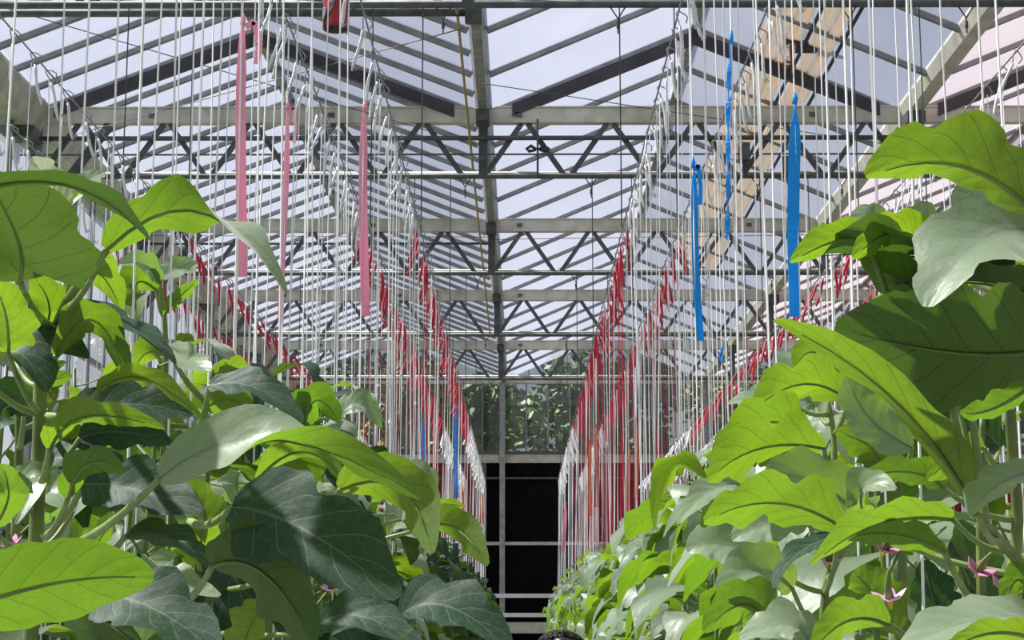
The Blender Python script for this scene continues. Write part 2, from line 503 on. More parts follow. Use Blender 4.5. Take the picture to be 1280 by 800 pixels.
# thin service cables strung across under the trusses
def cable(name, a, b, r, label, mat='wire_dark', sag=.0):
    a = Vector(a); b = Vector(b)
    pts = [a.lerp(b, i / 8) - Vector((0, 0, sag * 4 * (i / 8) * (1 - i / 8))) for i in range(9)]
    mb = MB(); mb.tube(pts, r, 5)
    return tag(link(name, mb.mesh(name, M[mat], True)), label, 'cable')
cable('service_cable', (GX[0], 15.1, CAMZ + 4.06), (GX[2], 15.1, CAMZ + 4.06), .009, 'thin grey cable along the truss under the dark roof braces', 'galv_dark')
cable('bracing_wire', (-4.3, 10.9, CAMZ + 4.2), (-.4, 15.1, CAMZ + 4.15), .004, 'thin bracing wire slanting under the glass of the pink ribbon gable')
cable('bracing_wire', (-4.3, 15.1, CAMZ + 4.15), (-.4, 11.9, CAMZ + 4.12), .004, 'second bracing wire crossing the slanting one below roof glass')
cable('bracing_wire', (-.3, 13.3, CAMZ + 4.15), (3.4, 15.1, CAMZ + 4.12), .004, 'thin bracing wire under the gable above the blue ribbons')
cable('bracing_wire', (-.3, 19.5, CAMZ + 4.25), (3.4, 19.5, CAMZ + 4.3), .004, 'thin wire tilted along the third truss from end wall')
cable('bracing_wire', (-4.3, 19.5, CAMZ + 4.3), (-.3, 19.6, CAMZ + 4.3), .004, 'thin wire tilted under glass of the pink ribbon gable')
mb = MB()
a = at(563, -70, TY[0]); b = at(613, 421, TY[3] - .03)
mb.tube([a.lerp(b, i_ / 10) - Vector((0, 0, .12 * (i_ / 10) * (1 - i_ / 10))) for i_ in range(11)], .011, 7)
tag(link('yellow_rope', mb.mesh('yellow_rope', M['rope'], True)), 'frayed yellow rope hanging beside the valley gutter', 'rope')

# small winged valve on a rod, in the truss with the dark roof braces
v = empty('winged_valve', (at(672, 185, 15.2).x, 15.16, TZB))
tag(v, 'small winged metal fitting on a rod inside the lattice truss', 'valve')
mb = MB(); mb.tube([(0, 0, -.02), (0, 0, .5)], .011, 6); link('rod', mb.mesh('rod', M['galv_dark'], True), v)
for sg in (-1, 1):
    mb = MB(); mb.tube([(sg * .01, 0, .22), (sg * .06, 0, .255), (sg * .10, 0, .225), (sg * .075, 0, .205), (sg * .015, 0, .215)], [.012, .016, .014, .016, .01], 6)
    link('wing', mb.mesh('wing', M['brace'], True), v)

# ------------------------------------------------------------------ beige screen strips on the right slope
def slope_z(x):
    xm = (GX[1] + GX[2]) / 2
    return GZ + RISE * (1 - abs(x - xm) / (GX[2] - .07 - xm))
def strip(x0, x1, y0, y1, n, label):
    e = empty('screen_strip', ((x0 + x1) / 2, y0, slope_z((x0 + x1) / 2)))
    off = Vector(e.location); e.parent = ceil; e.location = off - Vector((0, 0, GZ)); e['label'] = label
    ym = y0
    wd = (x1 - x0) / n
    for k in range(n):
        xa = x0 + k * wd - off.x; xb = xa + wd * .94
        za = slope_z(x0 + k * wd) - off.z - .016 - (k % 2) * .012
        zb = slope_z(x0 + (k + .94) * wd) - off.z - .016 - (k % 2) * .012
        mb = MB()
        mb.add([(xa, 0, za), (xb, 0, zb), (xb, y1 - y0, zb), (xa, y1 - y0, za), (xa, 0, za + .01), (xb, 0, zb + .01), (xb, y1 - y0, zb + .01), (xa, y1 - y0, za + .01)],
               [(0, 3, 2, 1), (4, 5, 6, 7), (0, 1, 5, 4), (1, 2, 6, 5), (2, 3, 7, 6), (3, 0, 4, 7)])
        link('fold', mb.mesh('fold', M['beige']), e)
    mb = MB(); mb.tube([(x1 - off.x + .03, 0, slope_z(x1) - off.z - .05), (x1 - off.x + .03, y1 - y0, slope_z(x1) - off.z - .05)], .018, 6)
    link('edge_rod', mb.mesh('edge_rod', M['brace'], True), e)
strip(2.10, 2.40, 10.5, 24.0, 5, 'broad beige folded screen strip under the right roof slope')
strip(2.47, 2.66, 10.5, 24.0, 2, 'narrow beige screen strip beside the broad folded one')
# vent drive with rusty pulley
q = at(990, 50, 14.6)
dv = empty('vent_drive', q)
tag(dv, 'dark vent drive with rusty pulley hanging by the dark roof brace', 'motor')
mb = MB(); mb.tube([(-.02, -.04, .02), (-.02, .04, .02)], .055, 14); link('pulley', mb.mesh('pulley', M['rust'], True), dv)
mb = MB(); mb.tube([(-.02, 0, .02), (0, 0, -.22), (-.0, 0, -.30)], [.012, .02, .012], 6); link('arm', mb.mesh('arm', M['rust']), dv)
mb = MB(); mb.box(.03, .22, -.06, .06, -.10, .06); mb.tube([(.22, 0, -.02), (.30, 0, -.05)], .05, 10); link('gear_case', mb.mesh('gear_case', M['brace']), dv)
mb = MB(); mb.tube([(-.14, 0, -.20), (-.05, 0, -.25), (.02, -.02, -.22), (-.06, 0, -.19), (-.12, 0, -.24)], .016, 6); link('chain', mb.mesh('chain', M['rust']), dv)
mb = MB(); mb.tube([(.1, 0, .05), (.1, 0, slope_z(q.x + .1) - q.z - .03)], .02, 6); link('mount', mb.mesh('mount', M['brace']), dv)
# junction boxes on the truss
for px, py, lb in ((930, 190, 'grey junction box on truss beneath the beige screen strips'), (985, 207, 'smaller grey box with plug hanging behind the widest blue ribbon')):
    q = at(px, py, 15.12)
    o = empty('junction_box', q); tag(o, lb, 'box')
    mb = MB(); mb.box(-.05, .05, -.04, .04, -.08, .08); bmx = link('case', mb.mesh('case', M['galv_dark']), o)
    mb = MB(); mb.tube([(0, 0, -.08), (.0, 0, -.16), (.01, 0, -.22)], [.02, .014, .01], 6); link('plug', mb.mesh('plug', M['brace']), o)

# ------------------------------------------------------------------ left side wall
wl = tag(empty('wall_left', (GX[0], 0, 0)), kind='structure')
mb = MB(); mb.box(-.16, .04, YF, YB, 0, .6); link('plinth', mb.mesh('plinth', M['galv']), wl)
gm = MB().box(-.006, 0, .02, .73, .6, GZ - .12).mesh('pane', M['glass'])
gb = MB().box(-.03, .03, -.02, .02, .6, GZ - .12).mesh('glazing_bar', M['alu_bar'])
for k in range(int((YB - YF) / .75)):
    link('pane', gm, wl, (0, YF + k * .75, 0)); link('glazing_bar', gb, wl, (0, YF + k * .75, 0))
for y in TY + [6.35, 1.9]:
    mb = MB(); mb.box(.05, .17, y - .05, y + .05, 0, GZ - .14); link('post', mb.mesh('post', M['galv']), wl)
for z in (2.4, 4.3):
    mb = MB(); mb.box(.03, .07, YF, YB, z - .03, z + .03); link('rail', mb.mesh('rail', M['galv']), wl)
# right outer wall
wr = tag(empty('wall_right', (GX[4], 0, 0)), kind='structure')
mb = MB(); mb.box(-.04, .16, YF, YB, 0, .6); link('plinth', mb.mesh('plinth', M['galv']), wr)
gm2 = MB().box(0, .006, .02, 1.48, .6, GZ - .12).mesh('pane', M['glass'])
for k in range(int((YB - YF) / 1.5)):
    link('pane', gm2, wr, (0, YF + k * 1.5, 0)); link('glazing_bar', gb, wr, (0, YF + k * 1.5, 0))
for y in TY:
    mb = MB(); mb.box(GX[3] - .06 - GX[4], GX[3] + .06 - GX[4], y - .05, y + .05, 0, TZB); link('post', mb.mesh('post', M['galv']), wr)

# ------------------------------------------------------------------ end wall
wb = tag(empty('wall_back', (0, YB, 0)), kind='structure')
ZM = CAMZ + 2.98                                  # rail above the dark lower part
x = GX[0]; PW = .412
n = int((GX[4] - GX[0]) / PW)
gp = MB().box(.02, PW - .02, -.003, .003, ZM + .06, GZ - .10).mesh('pane', M['glass_clear'])
gmul = MB().box(-.014, .014, -.03, .03, ZM + .06, GZ - .10).mesh('mullion', M['alu_bar'])
for k in range(n):
    link('pane', gp, wb, (GX[0] + k * PW, 0, 0)); link('mullion', gmul, wb, (GX[0] + k * PW, 0, 0))
def rail(name, z, hh, yy=0, mat='galv', x0=GX[0], x1=GX[4], dep=.05):
    mb = MB(); mb.box(x0, x1, yy - dep, yy + dep, z - hh / 2, z + hh / 2)
    return link(name, mb.mesh(name, M[mat]), wb)
rail('rail', GZ - .06, .09, -.06, 'alu_pale'); rail('rail', ZM, .16, -.03, 'alu_pale'); rail('rail', ZM + .11, .05, -.06, 'galv_dark')
rail('rail', CAMZ + 3.96, .022, -.05, 'galv_dark', dep=.012)
rail('rail', ZM - .37, .035, -.12, 'galv_dark', -1.6, 2.4, .02); rail('rail', CAMZ + 1.40, .06, -.12, 'alu_pale', -1.6, 2.4, .02)
rail('rail', CAMZ + .44, .075, -.22, 'white', -2.2, 2.6, .03); rail('rail', CAMZ + .09, .075, -.22, 'white', -2.2, 2.6, .03); rail('rail', CAMZ - .14, .20, -.20, 'alu_pale', -2.2, 2.6, .04)
# gable glass above the wall
for bi in range(4):
    xa, xb = GX[bi], GX[bi + 1]; xm = (xa + xb) / 2
    k = 8
    for j in range(k):
        u0 = xa + (xb - xa) * j / k + .015; u1 = xa + (xb - xa) * (j + 1) / k - .015
        zf = lambda u: GZ + RISE * (1 - abs(u - xm) / (xb - xm)) - .02
        mb = MB(); mb.add([(u0, 0, GZ), (u1, 0, GZ), (u1, 0, zf(u1)), (u0, 0, zf(u0)), (u0, .005, GZ), (u1, .005, GZ), (u1, .005, zf(u1)), (u0, .005, zf(u0))],
                          [(0, 1, 2, 3), (7, 6, 5, 4), (0, 4, 5, 1), (1, 5, 6, 2), (2, 6, 7, 3), (3, 7, 4, 0)])
        link('pane', mb.mesh('pane', M['glass_clear']), wb)
        mb = MB(); mb.box(u1, u1 + .03, -.02, .02, GZ, zf(u1)); link('mullion', mb.mesh('mullion', M['alu_bar']), wb)
# posts
for x, ww in ((GX[1] - .02, .10), (GX[2], .10), (GX[3], .10)):
    mb = MB(); mb.box(x - ww / 2, x + ww / 2, -.22, -.10, 0, GZ - .1); link('post', mb.mesh('post', M['galv']), wb)
# lower part: dark red sheets on both sides, black door in between
RW = .5
rp = MB().box(.006, RW - .006, -.02, .02, 0, ZM - .08).mesh('panel', M['red_panel'])
x = .98
while x < GX[4] - RW:
    link('panel', rp, wb, (x, 0, 0)); x += RW
x = -.74 - RW
while x > GX[0] - .1:
    link('panel', rp, wb, (x, 0, 0)); x -= RW
d1 = tag(empty('door_1', (.12, YB, 0)), 'wide black sliding door in the end wall', None, kind='structure')
mb = MB(); mb.box(-.86, .0, -.02, .02, .02, ZM - .08); link('door_leaf', mb.mesh('door_leaf', M['black_sheet']), d1)
mb = MB(); mb.box(.0, .86, -.045, -.022, .02, ZM - .08); link('door_leaf', mb.mesh('door_leaf', M['black_sheet']), d1)
for s_ in (-.86, .78):
    mb = MB(); mb.box(s_, s_ + .08, -.07, .0, 0, ZM - .08); link('door_frame', mb.mesh('door_frame', M['galv_dark']), d1)

# ------------------------------------------------------------------ trees outside
def tree_meshes(seed, mat):
    r = random.Random(seed)
    t = MB()
    t.tube([(0, 0, -.2), (.05, 0, 1.6), (-.05, .05, 3.2), (0, 0, 5)], [.17, .13, .10, .04], 7)
    for k in range(7):
        a = r.uniform(0, 2 * PI); z = r.uniform(1.6, 4)
        t.tube([(0, 0, z), (math.cos(a) * .7, math.sin(a) * .7, z + .6), (math.cos(a) * 1.4, math.sin(a) * 1.4, z + 1)], [.06, .04, .015], 5)
    f = MB()
    cl = []
    for k in range(34):
        a = r.uniform(0, 2 * PI); rr = r.uniform(.2, 1.75); z = r.uniform(1.6, 6.6)
        rr *= 1 - max(0, (z - 4.5)) / 3
        cl.append((Vector((math.cos(a) * rr, math.sin(a) * rr, z)), r.uniform(.45, .85)))
    for k in range(8500):
        c, s = r.choice(cl)
        d = Vector((r.gauss(0, 1), r.gauss(0, 1), r.gauss(0, .8))).normalized() * s * r.uniform(.5, 1.05)
        p = c + d
        x = Vector((r.gauss(0, 1), r.gauss(0, 1), r.gauss(0, .6))).normalized()
        y = x.cross(Vector((r.gauss(0, 1), r.gauss(0, 1), r.gauss(0, 1)))).normalized()
        l = r.uniform(.08, .16); ww = l * .55
        f.add([p - x * l, p - y * ww + x * l * .1, p + x * l, p + y * ww + x * l * .1], [(0, 1, 2, 3)])
    return t.mesh('trunk', M['bark'], True), f.mesh('foliage', mat)
TM = [tree_meshes(1, M['tree_leaf']), tree_meshes(2, M['tree_leaf']), tree_meshes(3, M['autumn_leaf']), tree_meshes(4, M['tree_leaf'])]
spots = [(-10, 42, 0, 1.2), (-6.2, 41.5, 3, 1.15), (-8, 47, 1, 1.3), (-2.6, 41, 2, 1.1), (-4.4, 47, 0, 1.25), (1.3, 41, 0, 1.1), (-.7, 45.5, 3, 1.12), (4.6, 42, 2, 1.05), (3.0, 48, 1, 1.25),
         (8.2, 41.5, 3, 1.1), (6.6, 48, 0, 1.15), (11.8, 42, 1, 1.2), (10.2, 48, 0, 1.2)]
for i, (x, y, k, s) in enumerate(spots):
    t = empty('garden_tree', (x, y, -.12)); t.scale = (s * .9, s * .9, s * 1.05); t.rotation_euler.z = i * 1.3
    tag(t, 'yellowish autumn tree outside behind the end wall glass' if k == 2 else 'leafy green tree outside behind the end wall glass', 'tree', 'trees outside the end wall')
    link('trunk', TM[k][0], t); tag(link('foliage', TM[k][1], t), kind='stuff')

# ------------------------------------------------------------------ hook wires, hooks and strings
WX = [-.95, -.63, .63, .98, -2.52, -2.10, 2.12, 2.55]
wname = {-.63: 'aisle-side wire by the pink ribbons', -.95: 'outer wire by the pink ribbons', .63: 'aisle-side wire by the blue ribbons', .98: 'outer wire by the blue ribbons',
         -2.10: 'inner wire near the glazed side wall', -2.52: 'wire nearest the glazed side wall', 2.12: 'next wire beyond the blue ribbons', 2.55: 'last wire beyond the blue ribbons'}
for x in WX:
    wobj = empty('crop_wire', (x, 0, WZ))
    tag(wobj, 'steel crop wire, ' + wname[x], 'wire', 'crop wires above the plants')
    mb = MB(); mb.tube([(0, .5, 0), (0, 31.2, 0)], .004, 6); link('cable', mb.mesh('cable', M['wire'], True), wobj)
    for y in TY:
        mb = MB(); mb.tube([(0, y, 0), (0, y, TZB - WZ)], .0045, 5); link('suspension_wire', mb.mesh('suspension_wire', M['wire_dark']), wobj)
HL = .20
def hook_wire_pts():
    # loop over the crop wire, side curl, then the shank
    pts = [(.0, 0, -.028)]
    for k in range(7):
        a = -PI / 2 + k / 6 * 1.55 * PI
        pts.append((.012 * math.cos(a) + .006, 0, .012 * math.sin(a) + .0))
    return [(.028, 0, -.045), (.035, 0, -.02), (.022, 0, -.006), (.0, 0, .010), (-.010, 0, .0), (-.006, 0, -.02), (0, 0, -.04), (0, 0, -HL - .01), (.012, 0, -HL - .03), (.02, 0, -HL - .012)]
hw = MB(); hw.tube(hook_wire_pts(), .003, 5)
HW = hw.mesh('hook_wire', M['wire'], True)
def spool(mat, seed):
    r = random.Random(seed)
    mb = MB()
    pts = []; rad = []
    for k in range(9):
        u = k / 8
        pts.append((.004 * math.sin(u * 5 + seed), .003 * math.cos(u * 6 + seed), -.045 - u * (HL - .05)))
        rad.append((.0068 if mat is M['silver'] else .0092) * ((.75 if mat is M['silver'] else .45) if k in (0, 8) else 1) * (1 + r.uniform(-.12, .18)))
    mb.tube(pts, rad, 7)
    return mb.mesh('wound_twine', mat, True)
SPW = [spool(M['silver'], i) for i in range(3)]
SPR = [spool(M['twine_red'], i + 5) for i in range(3)]
def string_pts(r, bottom):
    dx, dy = r.uniform(-.05, .05), r.uniform(-.06, .06)
    L_ = WZ - bottom
    return [(0.006, 0, -.04), (.012 + dx * .05, 0, -HL), (dx * .5, dy * .5, -HL - (L_ - HL) * .5), (dx, dy, -L_)]
def string_mesh(mat, seed, rad=.0024):
    mb = MB(); mb.tube(string_pts(random.Random(seed), 1.0), rad, 4, cap=False)
    return mb.mesh('string', mat)
STW = [string_mesh(M['twine'], i) for i in range(14)]
STR = [string_mesh(M['twine_red'], i + 40, .0022) for i in range(6)]
mb = MB(); mb.tube([(0, 0, -.04), (0, 0, -(WZ - 1.0))], .0028, 4, cap=False); STS = mb.mesh('string', M['twine'])
cands = []
for x in WX:
    y = 2.7 + R.uniform(0, .1)
    outer = abs(x) > 1.5
    while y < 30.6:
        cands.append((x, y + R.uniform(-.05, .05), outer))
        y += .25 if not outer else .28
def shows(x, y):
    px0, py0 = pix((x, y, WZ)); px1, py1 = pix((x, y, 2.2))
    return -10 < px0 < 1290 and py1 > 0
RIB = [(303, 27, 301, 346, 13, 'pink', 'longest pink ribbon, with a loose tail near its knot', .05, True),
 (359, 134, 352, 403, 7, 'pink', 'narrow pink ribbon with big folded knot, hanging beside a leaf tip', .03, True),
 (455, 136, 455, 395, 11, 'pink', 'straight flat pink ribbon on the aisle side of the pink ones', 0, True),
 (993, 126, 993, 396, 15, 'blue', 'widest bright blue ribbon, reaching down to the leaves', 0, True),
 (866, 206, 875, 426, 9, 'blue', 'tapering blue ribbon with frayed knot, on the aisle side', .02, True),
 (914, 50, 907, 300, 6, 'blue', 'thin twisted blue ribbon between the two broad blue ones', 0, False),
 (570, 511, 570, 622, 5.5, 'blue', 'distant blue ribbon in front of the dark red sheets', 0, True),
 (529, 527, 530, 598, 4.5, 'blue', 'shorter distant blue ribbon beside the distant blue one', 0, True),
 (745, 533, 746, 634, 5, 'orange', 'orange ribbon nearest the black door, taller of its pair', 0, True),
 (737, 550, 738, 645, 4.5, 'orange', 'orange ribbon nearest the black door, shorter of its pair', 0, True),
 (795, 521, 796, 622, 5.5, 'orange', 'broad orange ribbon over the plants, higher of its pair', 0, True),
 (786, 553, 785, 655, 4.5, 'orange', 'orange ribbon over the plants, lower of its pair', 0, True),
 (602, 617, 603, 655, 4, 'orange', 'short orange ribbon among white strings beside the black door', 0, True),
 (578, 610, 580, 668, 4.5, 'orange', 'orange ribbon low in front of the dark red sheets', 0, True),
 (707, 630, 704, 692, 4.5, 'pink', 'small pink ribbon hanging at the edge of black door', 0, True),
 (741, 632, 740, 690, 4, 'pink', 'faint pink ribbon under the orange pair by the door', 0, True),
 (902, 440, 901, 452, 5, 'blue', 'tiny scrap of blue ribbon on a string', 0, True)]
rib_pts = []
for q_ in RIB:
    r_ = ray(q_[0], q_[1])
    best = None
    for X in (-.63, -.95, .63, .98):          # the crop wire whose string can carry it
        if X * r_.x <= 0: continue
        p_ = CO + r_ * (X / r_.x)
        if p_.z < WZ - .1 and (best is None or p_.z > best[1].z): best = (X, p_)
    rib_pts.append(best[1])
    cands = [c for c in cands if not (abs(c[0] - best[0]) < .01 and abs(c[1] - best[1].y) < .1)]
    cands.append((best[0], best[1].y, 'ribbon'))
cands = [c for c in cands if c[2] == 'ribbon' or not (abs(c[0] + .63) < .01 and 6.3 < c[1] < 7.1)]      # the canister hangs here
vis = sorted([c for c in cands if shows(c[0], c[1])], key=lambda c: c[1])
indiv = [c for c in vis if c[2] == 'ribbon']
indiv += [c for c in vis if c[2] != 'ribbon'][:300 - len(indiv)]
rest = [c for c in vis if c not in indiv]
for (x, y, outer) in indiv:
    red = 10.4 < y < 21.5
    e = empty('string_hook', (x, y, WZ))
    tag(e, ('hook wound with red twine on the ' if red else 'hook wound with white twine on the ') + wname[x], 'hook', ('red' if red else 'white') + ' twine hooks on the ' + wname[x])
    lean = R.gauss(.0, .11) + (.17 if x < 0 else -.17) * (-1.2 if abs(x) > 1.5 else 1)
    ln2 = R.gauss(0, .06)
    q = link('hook_wire', HW, e); q.rotation_euler = (ln2, lean, 0)
    q = link('wound_twine', R.choice(SPR if red else SPW), e); q.rotation_euler = (ln2, lean, 0)
    q.scale = (1, 1, 1.35) if red else (1, 1, 1.2)
    if outer == 'ribbon':
        link('string', STS, e); continue
    q = link('string', R.choice(STR) if red and R.random() < .45 else R.choice(STW), e)
    q.rotation_euler.z = R.uniform(0, 6.28)
fw = MB(); frd = MB()
for (x, y, outer) in rest:
    red = y < 21.5
    b_ = frd if red else fw
    lean = R.gauss(0, .13) + (.24 if x < 0 else -.24) * (-1.2 if abs(x) > 1.5 else 1)
    l = HL * R.uniform(1.1, 1.5)
    p0 = Vector((x, y, WZ)); p1 = p0 + Vector((-math.sin(lean) * l, R.gauss(0, .03), -math.cos(lean) * l))
    b_.tube([p0 + (p1 - p0) * .12, p1], .0115, 5)
    if R.random() < .35: continue
    st = [p0 + Vector(q) for q in string_pts(R, 1.2)]
    (frd if (red and R.random() < .4) else fw).tube(st, .0024, 4, cap=False)
o = link('far_red_hooks', frd.mesh('far_red_hooks', M['twine_red'])); tag(o, 'mass of distant hooks and strings of red twine', 'hooks', kind='stuff')
o = link('far_white_hooks', fw.mesh('far_white_hooks', M['twine'])); tag(o, 'mass of distant white twine hooks and strings near the end wall', 'hooks', kind='stuff')

# ------------------------------------------------------------------ ribbons
def ribbon(p, x1, y1, wpx, col, label, tail=0, twist=.3, flat=True):
    d = p.y
    q = at(x1, y1, d)
    ax = (CM.transposed() @ (p - CO)).z * -1
    wd = wpx * ax / F
    e = empty('marker_ribbon', p)
    tag(e, label, 'ribbon')
    mb = MB()
    n = 26; vs = []
    r = random.Random(int(x1 * 7 + y1))
    ph = r.uniform(0, 6)
    for i in range(n):
        u = i / (n - 1)
        c = (q - p) * u + Vector((math.sin(u * 5 + ph) * .004, 0, 0))
        ang = twist * math.sin(u * 7 + ph) + (1.2 * (1 - u / .12) if u < .12 else 0)
        if not flat: ang = u * 17
        w_ = wd / 2 * min(1, .4 + u * 3)
        ax_ = Vector((math.cos(ang), math.sin(ang), 0))
        nrm = Vector((-math.sin(ang), math.cos(ang), 0)) * .0012
        for sg, kk in ((-1, -1), (1, -1), (1, 1), (-1, 1)):
            vs.append(c + ax_ * (sg * w_) + nrm * kk)
    fs = []
    for i in range(n - 1):
        for j in range(4):
            fs.append((i * 4 + j, i * 4 + (j + 1) % 4, i * 4 + 4 + (j + 1) % 4, i * 4 + 4 + j))
    fs.append((3, 2, 1, 0)); fs.append(tuple(range(n * 4 - 4, n * 4)))
    mb.add(vs, fs)
    link('band', mb.mesh('band', M[col]), e)
    mb = MB()
    mb.tube([(0, 0, .03), (wd * .1, 0, .01), (0, 0, -.012)], [.004, wd * .2 + .003, wd * .16 + .003], 6)
    k = link('knot', mb.mesh('knot', M[col], True), e)
    if tail:
        mb = MB()
        t0 = Vector((wd * .3, 0, -.02)); pts = [t0, t0 + Vector((tail * .6, 0, .02)), t0 + Vector((tail, 0, -.06)), t0 + Vector((tail * .8, 0, -.13))]
        for a_, b_ in zip(pts, pts[1:]): mb.bar(a_, b_, .003, wd * .6, up=(0, 0, 1))
        link('tail', mb.mesh('tail', M[col]), k)
    return e
for p_, q_ in zip(rib_pts, RIB):
    ribbon(p_, *q_[2:7], tail=q_[7], flat=q_[8])

# red canister hanging from the wires
p = at(420, 37, 7.0)
c = empty('red_canister', p)
tag(c, 'red cylindrical canister with black wire loop hanging from the crop wires', 'canister')
mb = MB(); n = 22
prof = [(.047, .002), (.055, 0), (.057, .012), (.055, .02), (.055, .30), (.05, .32), (.02, .33)]
vs = []; fs = []
for (r_, z_) in prof:
    for j in range(n): vs.append((r_ * math.cos(2 * PI * j / n), r_ * math.sin(2 * PI * j / n), z_))
for i in range(len(prof) - 1):
    for j in range(n): fs.append((i * n + j, i * n + (j + 1) % n, (i + 1) * n + (j + 1) % n, (i + 1) * n + j))
fs.append(tuple(range(len(prof) * n - n, len(prof) * n)))
mb.add(vs, fs); link('body', mb.mesh('body', M['red_paint'], True), c)
mb = MB(); mb.tube([(0, 0, .002), (0, 0, .012)], .045, 20); link('dark_base', mb.mesh('dark_base', M['black']), c)
mb = MB(); mb.tube([(-.035, -.045, .075), (-.045, -.05, .01), (-.035, -.045, -.022), (-.02, -.04, -.022), (-.01, -.04, .01), (-.03, -.05, .03), (.0, -.055, .10)], .004, 6); link('wire_loop', mb.mesh('wire_loop', M['black'], True), c)
mb = MB(); mb.box(-.052, -.038, -.05, -.035, .03, .08); link('clip', mb.mesh('clip', M['white']), c)
mb = MB(); mb.tube([(0, 0, .32), (0, 0, TZB - p.z + .3)], .004, 5); link('hanging_wire', mb.mesh('hanging_wire', M['wire_dark']), c)

# ------------------------------------------------------------------ leaves
def width_prof(u):
    # ovate blade, widest at about a third, pointed tip
    if u <= 0 or u >= 1: return 0.0
    return (u ** .55) * ((1 - u) ** .72) / ((.433 ** .55) * (.567 ** .72))
def blade(mb, spine, normal, W, r, nu=14, nv=6, fold=.18, lobes=.10, nlobe=3, ruffle=.06, rnd=0.0, mi=0, curl=0.0):
    """spine(u) -> point, normal(u) -> upper-side normal; W = full width"""
    ph = r.uniform(0, 6.28)
    o = len(mb.v)
    vs = []; uvs = []
    P = [spine(i / nu) for i in range(nu + 1)]
    for i in range(nu + 1):
        u = i / nu
        t = (P[min(i + 1, nu)] - P[max(i - 1, 0)]).normalized()
        n = normal(u); n = (n - t * n.dot(t)).normalized()
        b = n.cross(t)
        for j in range(-nv // 2, nv // 2 + 1):
            v = j / (nv / 2)
            hw_ = W / 2 * width_prof(.015 + u * .97)
            a_ = u * nlobe * 2 * PI + ph + (1.1 if v > 0 else 0)
            ed = 1 + lobes * (1.25 * math.sin(a_ + .45 * math.cos(a_)) + .3 * math.sin(a_ * 2.7 + 1)) * (1 if u < .75 else max(0, (1 - u) * 4))
            s = v * hw_ * (1 + (ed - 1) * abs(v))
            fo = fold + curl * abs(v)
            z = abs(s) * math.sin(fo) + ruffle * W * .5 * v * v * math.sin(u * 11 + ph * 1.7 + (2.2 if v > 0 else 0)) * math.sin(PI * u)
            z += W * .007 * math.cos(u * 6 * 2 * PI + abs(v) * -2) * abs(v) * math.sin(PI * u)
            vs.append(P[i] + b * (s * math.cos(fo)) + n * z)
            uvs.append((u, .5 + v / 2))
    k = nv + 1
    fs = []
    for i in range(nu):
        for j in range(nv):
            fs.append((i * k + j, i * k + j + 1, (i + 1) * k + j + 1, (i + 1) * k + j))
    mb.add(vs, [tuple(reversed(f)) for f in fs], mi)
    for i, q in enumerate(uvs): mb.uv[o + i] = q
    if mb.rnd is not None: mb.rnd += [rnd] * len(vs)

def bez(a, m, b):
    c = m * 2 - (a + b) * .5
    return lambda u: a * (1 - u) ** 2 + c * (2 * u * (1 - u)) + b * u * u

def generic_leaf(mb, r, L, W, pet, rise, droop, xf=None, nu=11, nv=6, rnd=0.0, lobes=.12, pn=5):
    """petiole from the origin outwards (+X), then a drooping blade"""
    xf = xf or Matrix.Identity(4)
    ca, sa = math.cos(rise), math.sin(rise)
    p0 = Vector((0, 0, 0)); p1 = Vector((pet * ca, 0, pet * sa))
    a = p1
    m = p1 + Vector((L * .5 * math.cos(rise * .35), 0, L * .5 * math.sin(rise * .35)))
    b = p1 + Vector((L * .93 * math.cos(-droop), 0, L * .93 * math.sin(-droop)))
    sb = bez(a, m, b)
    tw = r.uniform(-.35, .35)
    o = len(mb.v)
    f_sp = lambda u: xf @ sb(u)
    rot = xf.to_3x3()
    def nrm(u):
        t = (sb(min(u + .05, 1)) - sb(max(u - .05, 0))).normalized()
        n = Vector((-t.z, 0, t.x))
        return (rot @ (n + Vector((0, tw, 0)))).normalized()
    blade(mb, f_sp, nrm, W, r, nu, nv, fold=r.uniform(.05, .3), lobes=lobes, ruffle=r.uniform(.08, .2), rnd=rnd)
    before = len(mb.v)
    mb.tube([xf @ p0, xf @ ((p0 + p1) * .5 + Vector((0, 0, -pet * .06))), xf @ (p1 + Vector((L * .04, 0, 0)))], [.0045, .0036, .003], pn, mi=1, cap=False)
    if mb.rnd is not None: mb.rnd += [rnd] * (len(mb.v) - before)

LV = []
for k in range(14):
    r = random.Random(100 + k)
    mb = MB(); mb.rnd = []
    generic_leaf(mb, r, r.uniform(.20, .29), r.uniform(.125, .185), r.uniform(.08, .16), r.uniform(.25, .9), r.uniform(.1, .95), lobes=r.uniform(.12, .24))
    LV.append(mb)
LVM = {'L': [m.mesh('leaf', [M['leaf_dark'] if i % 2 else M['leaf'], M['stem_pale']], True) for i, m in enumerate(LV)],  # left row mixes in the copy coloured as if shaded
       'R': [m.mesh('leaf', [M['leaf'], M['stem_pale']], True) for m in LV]}
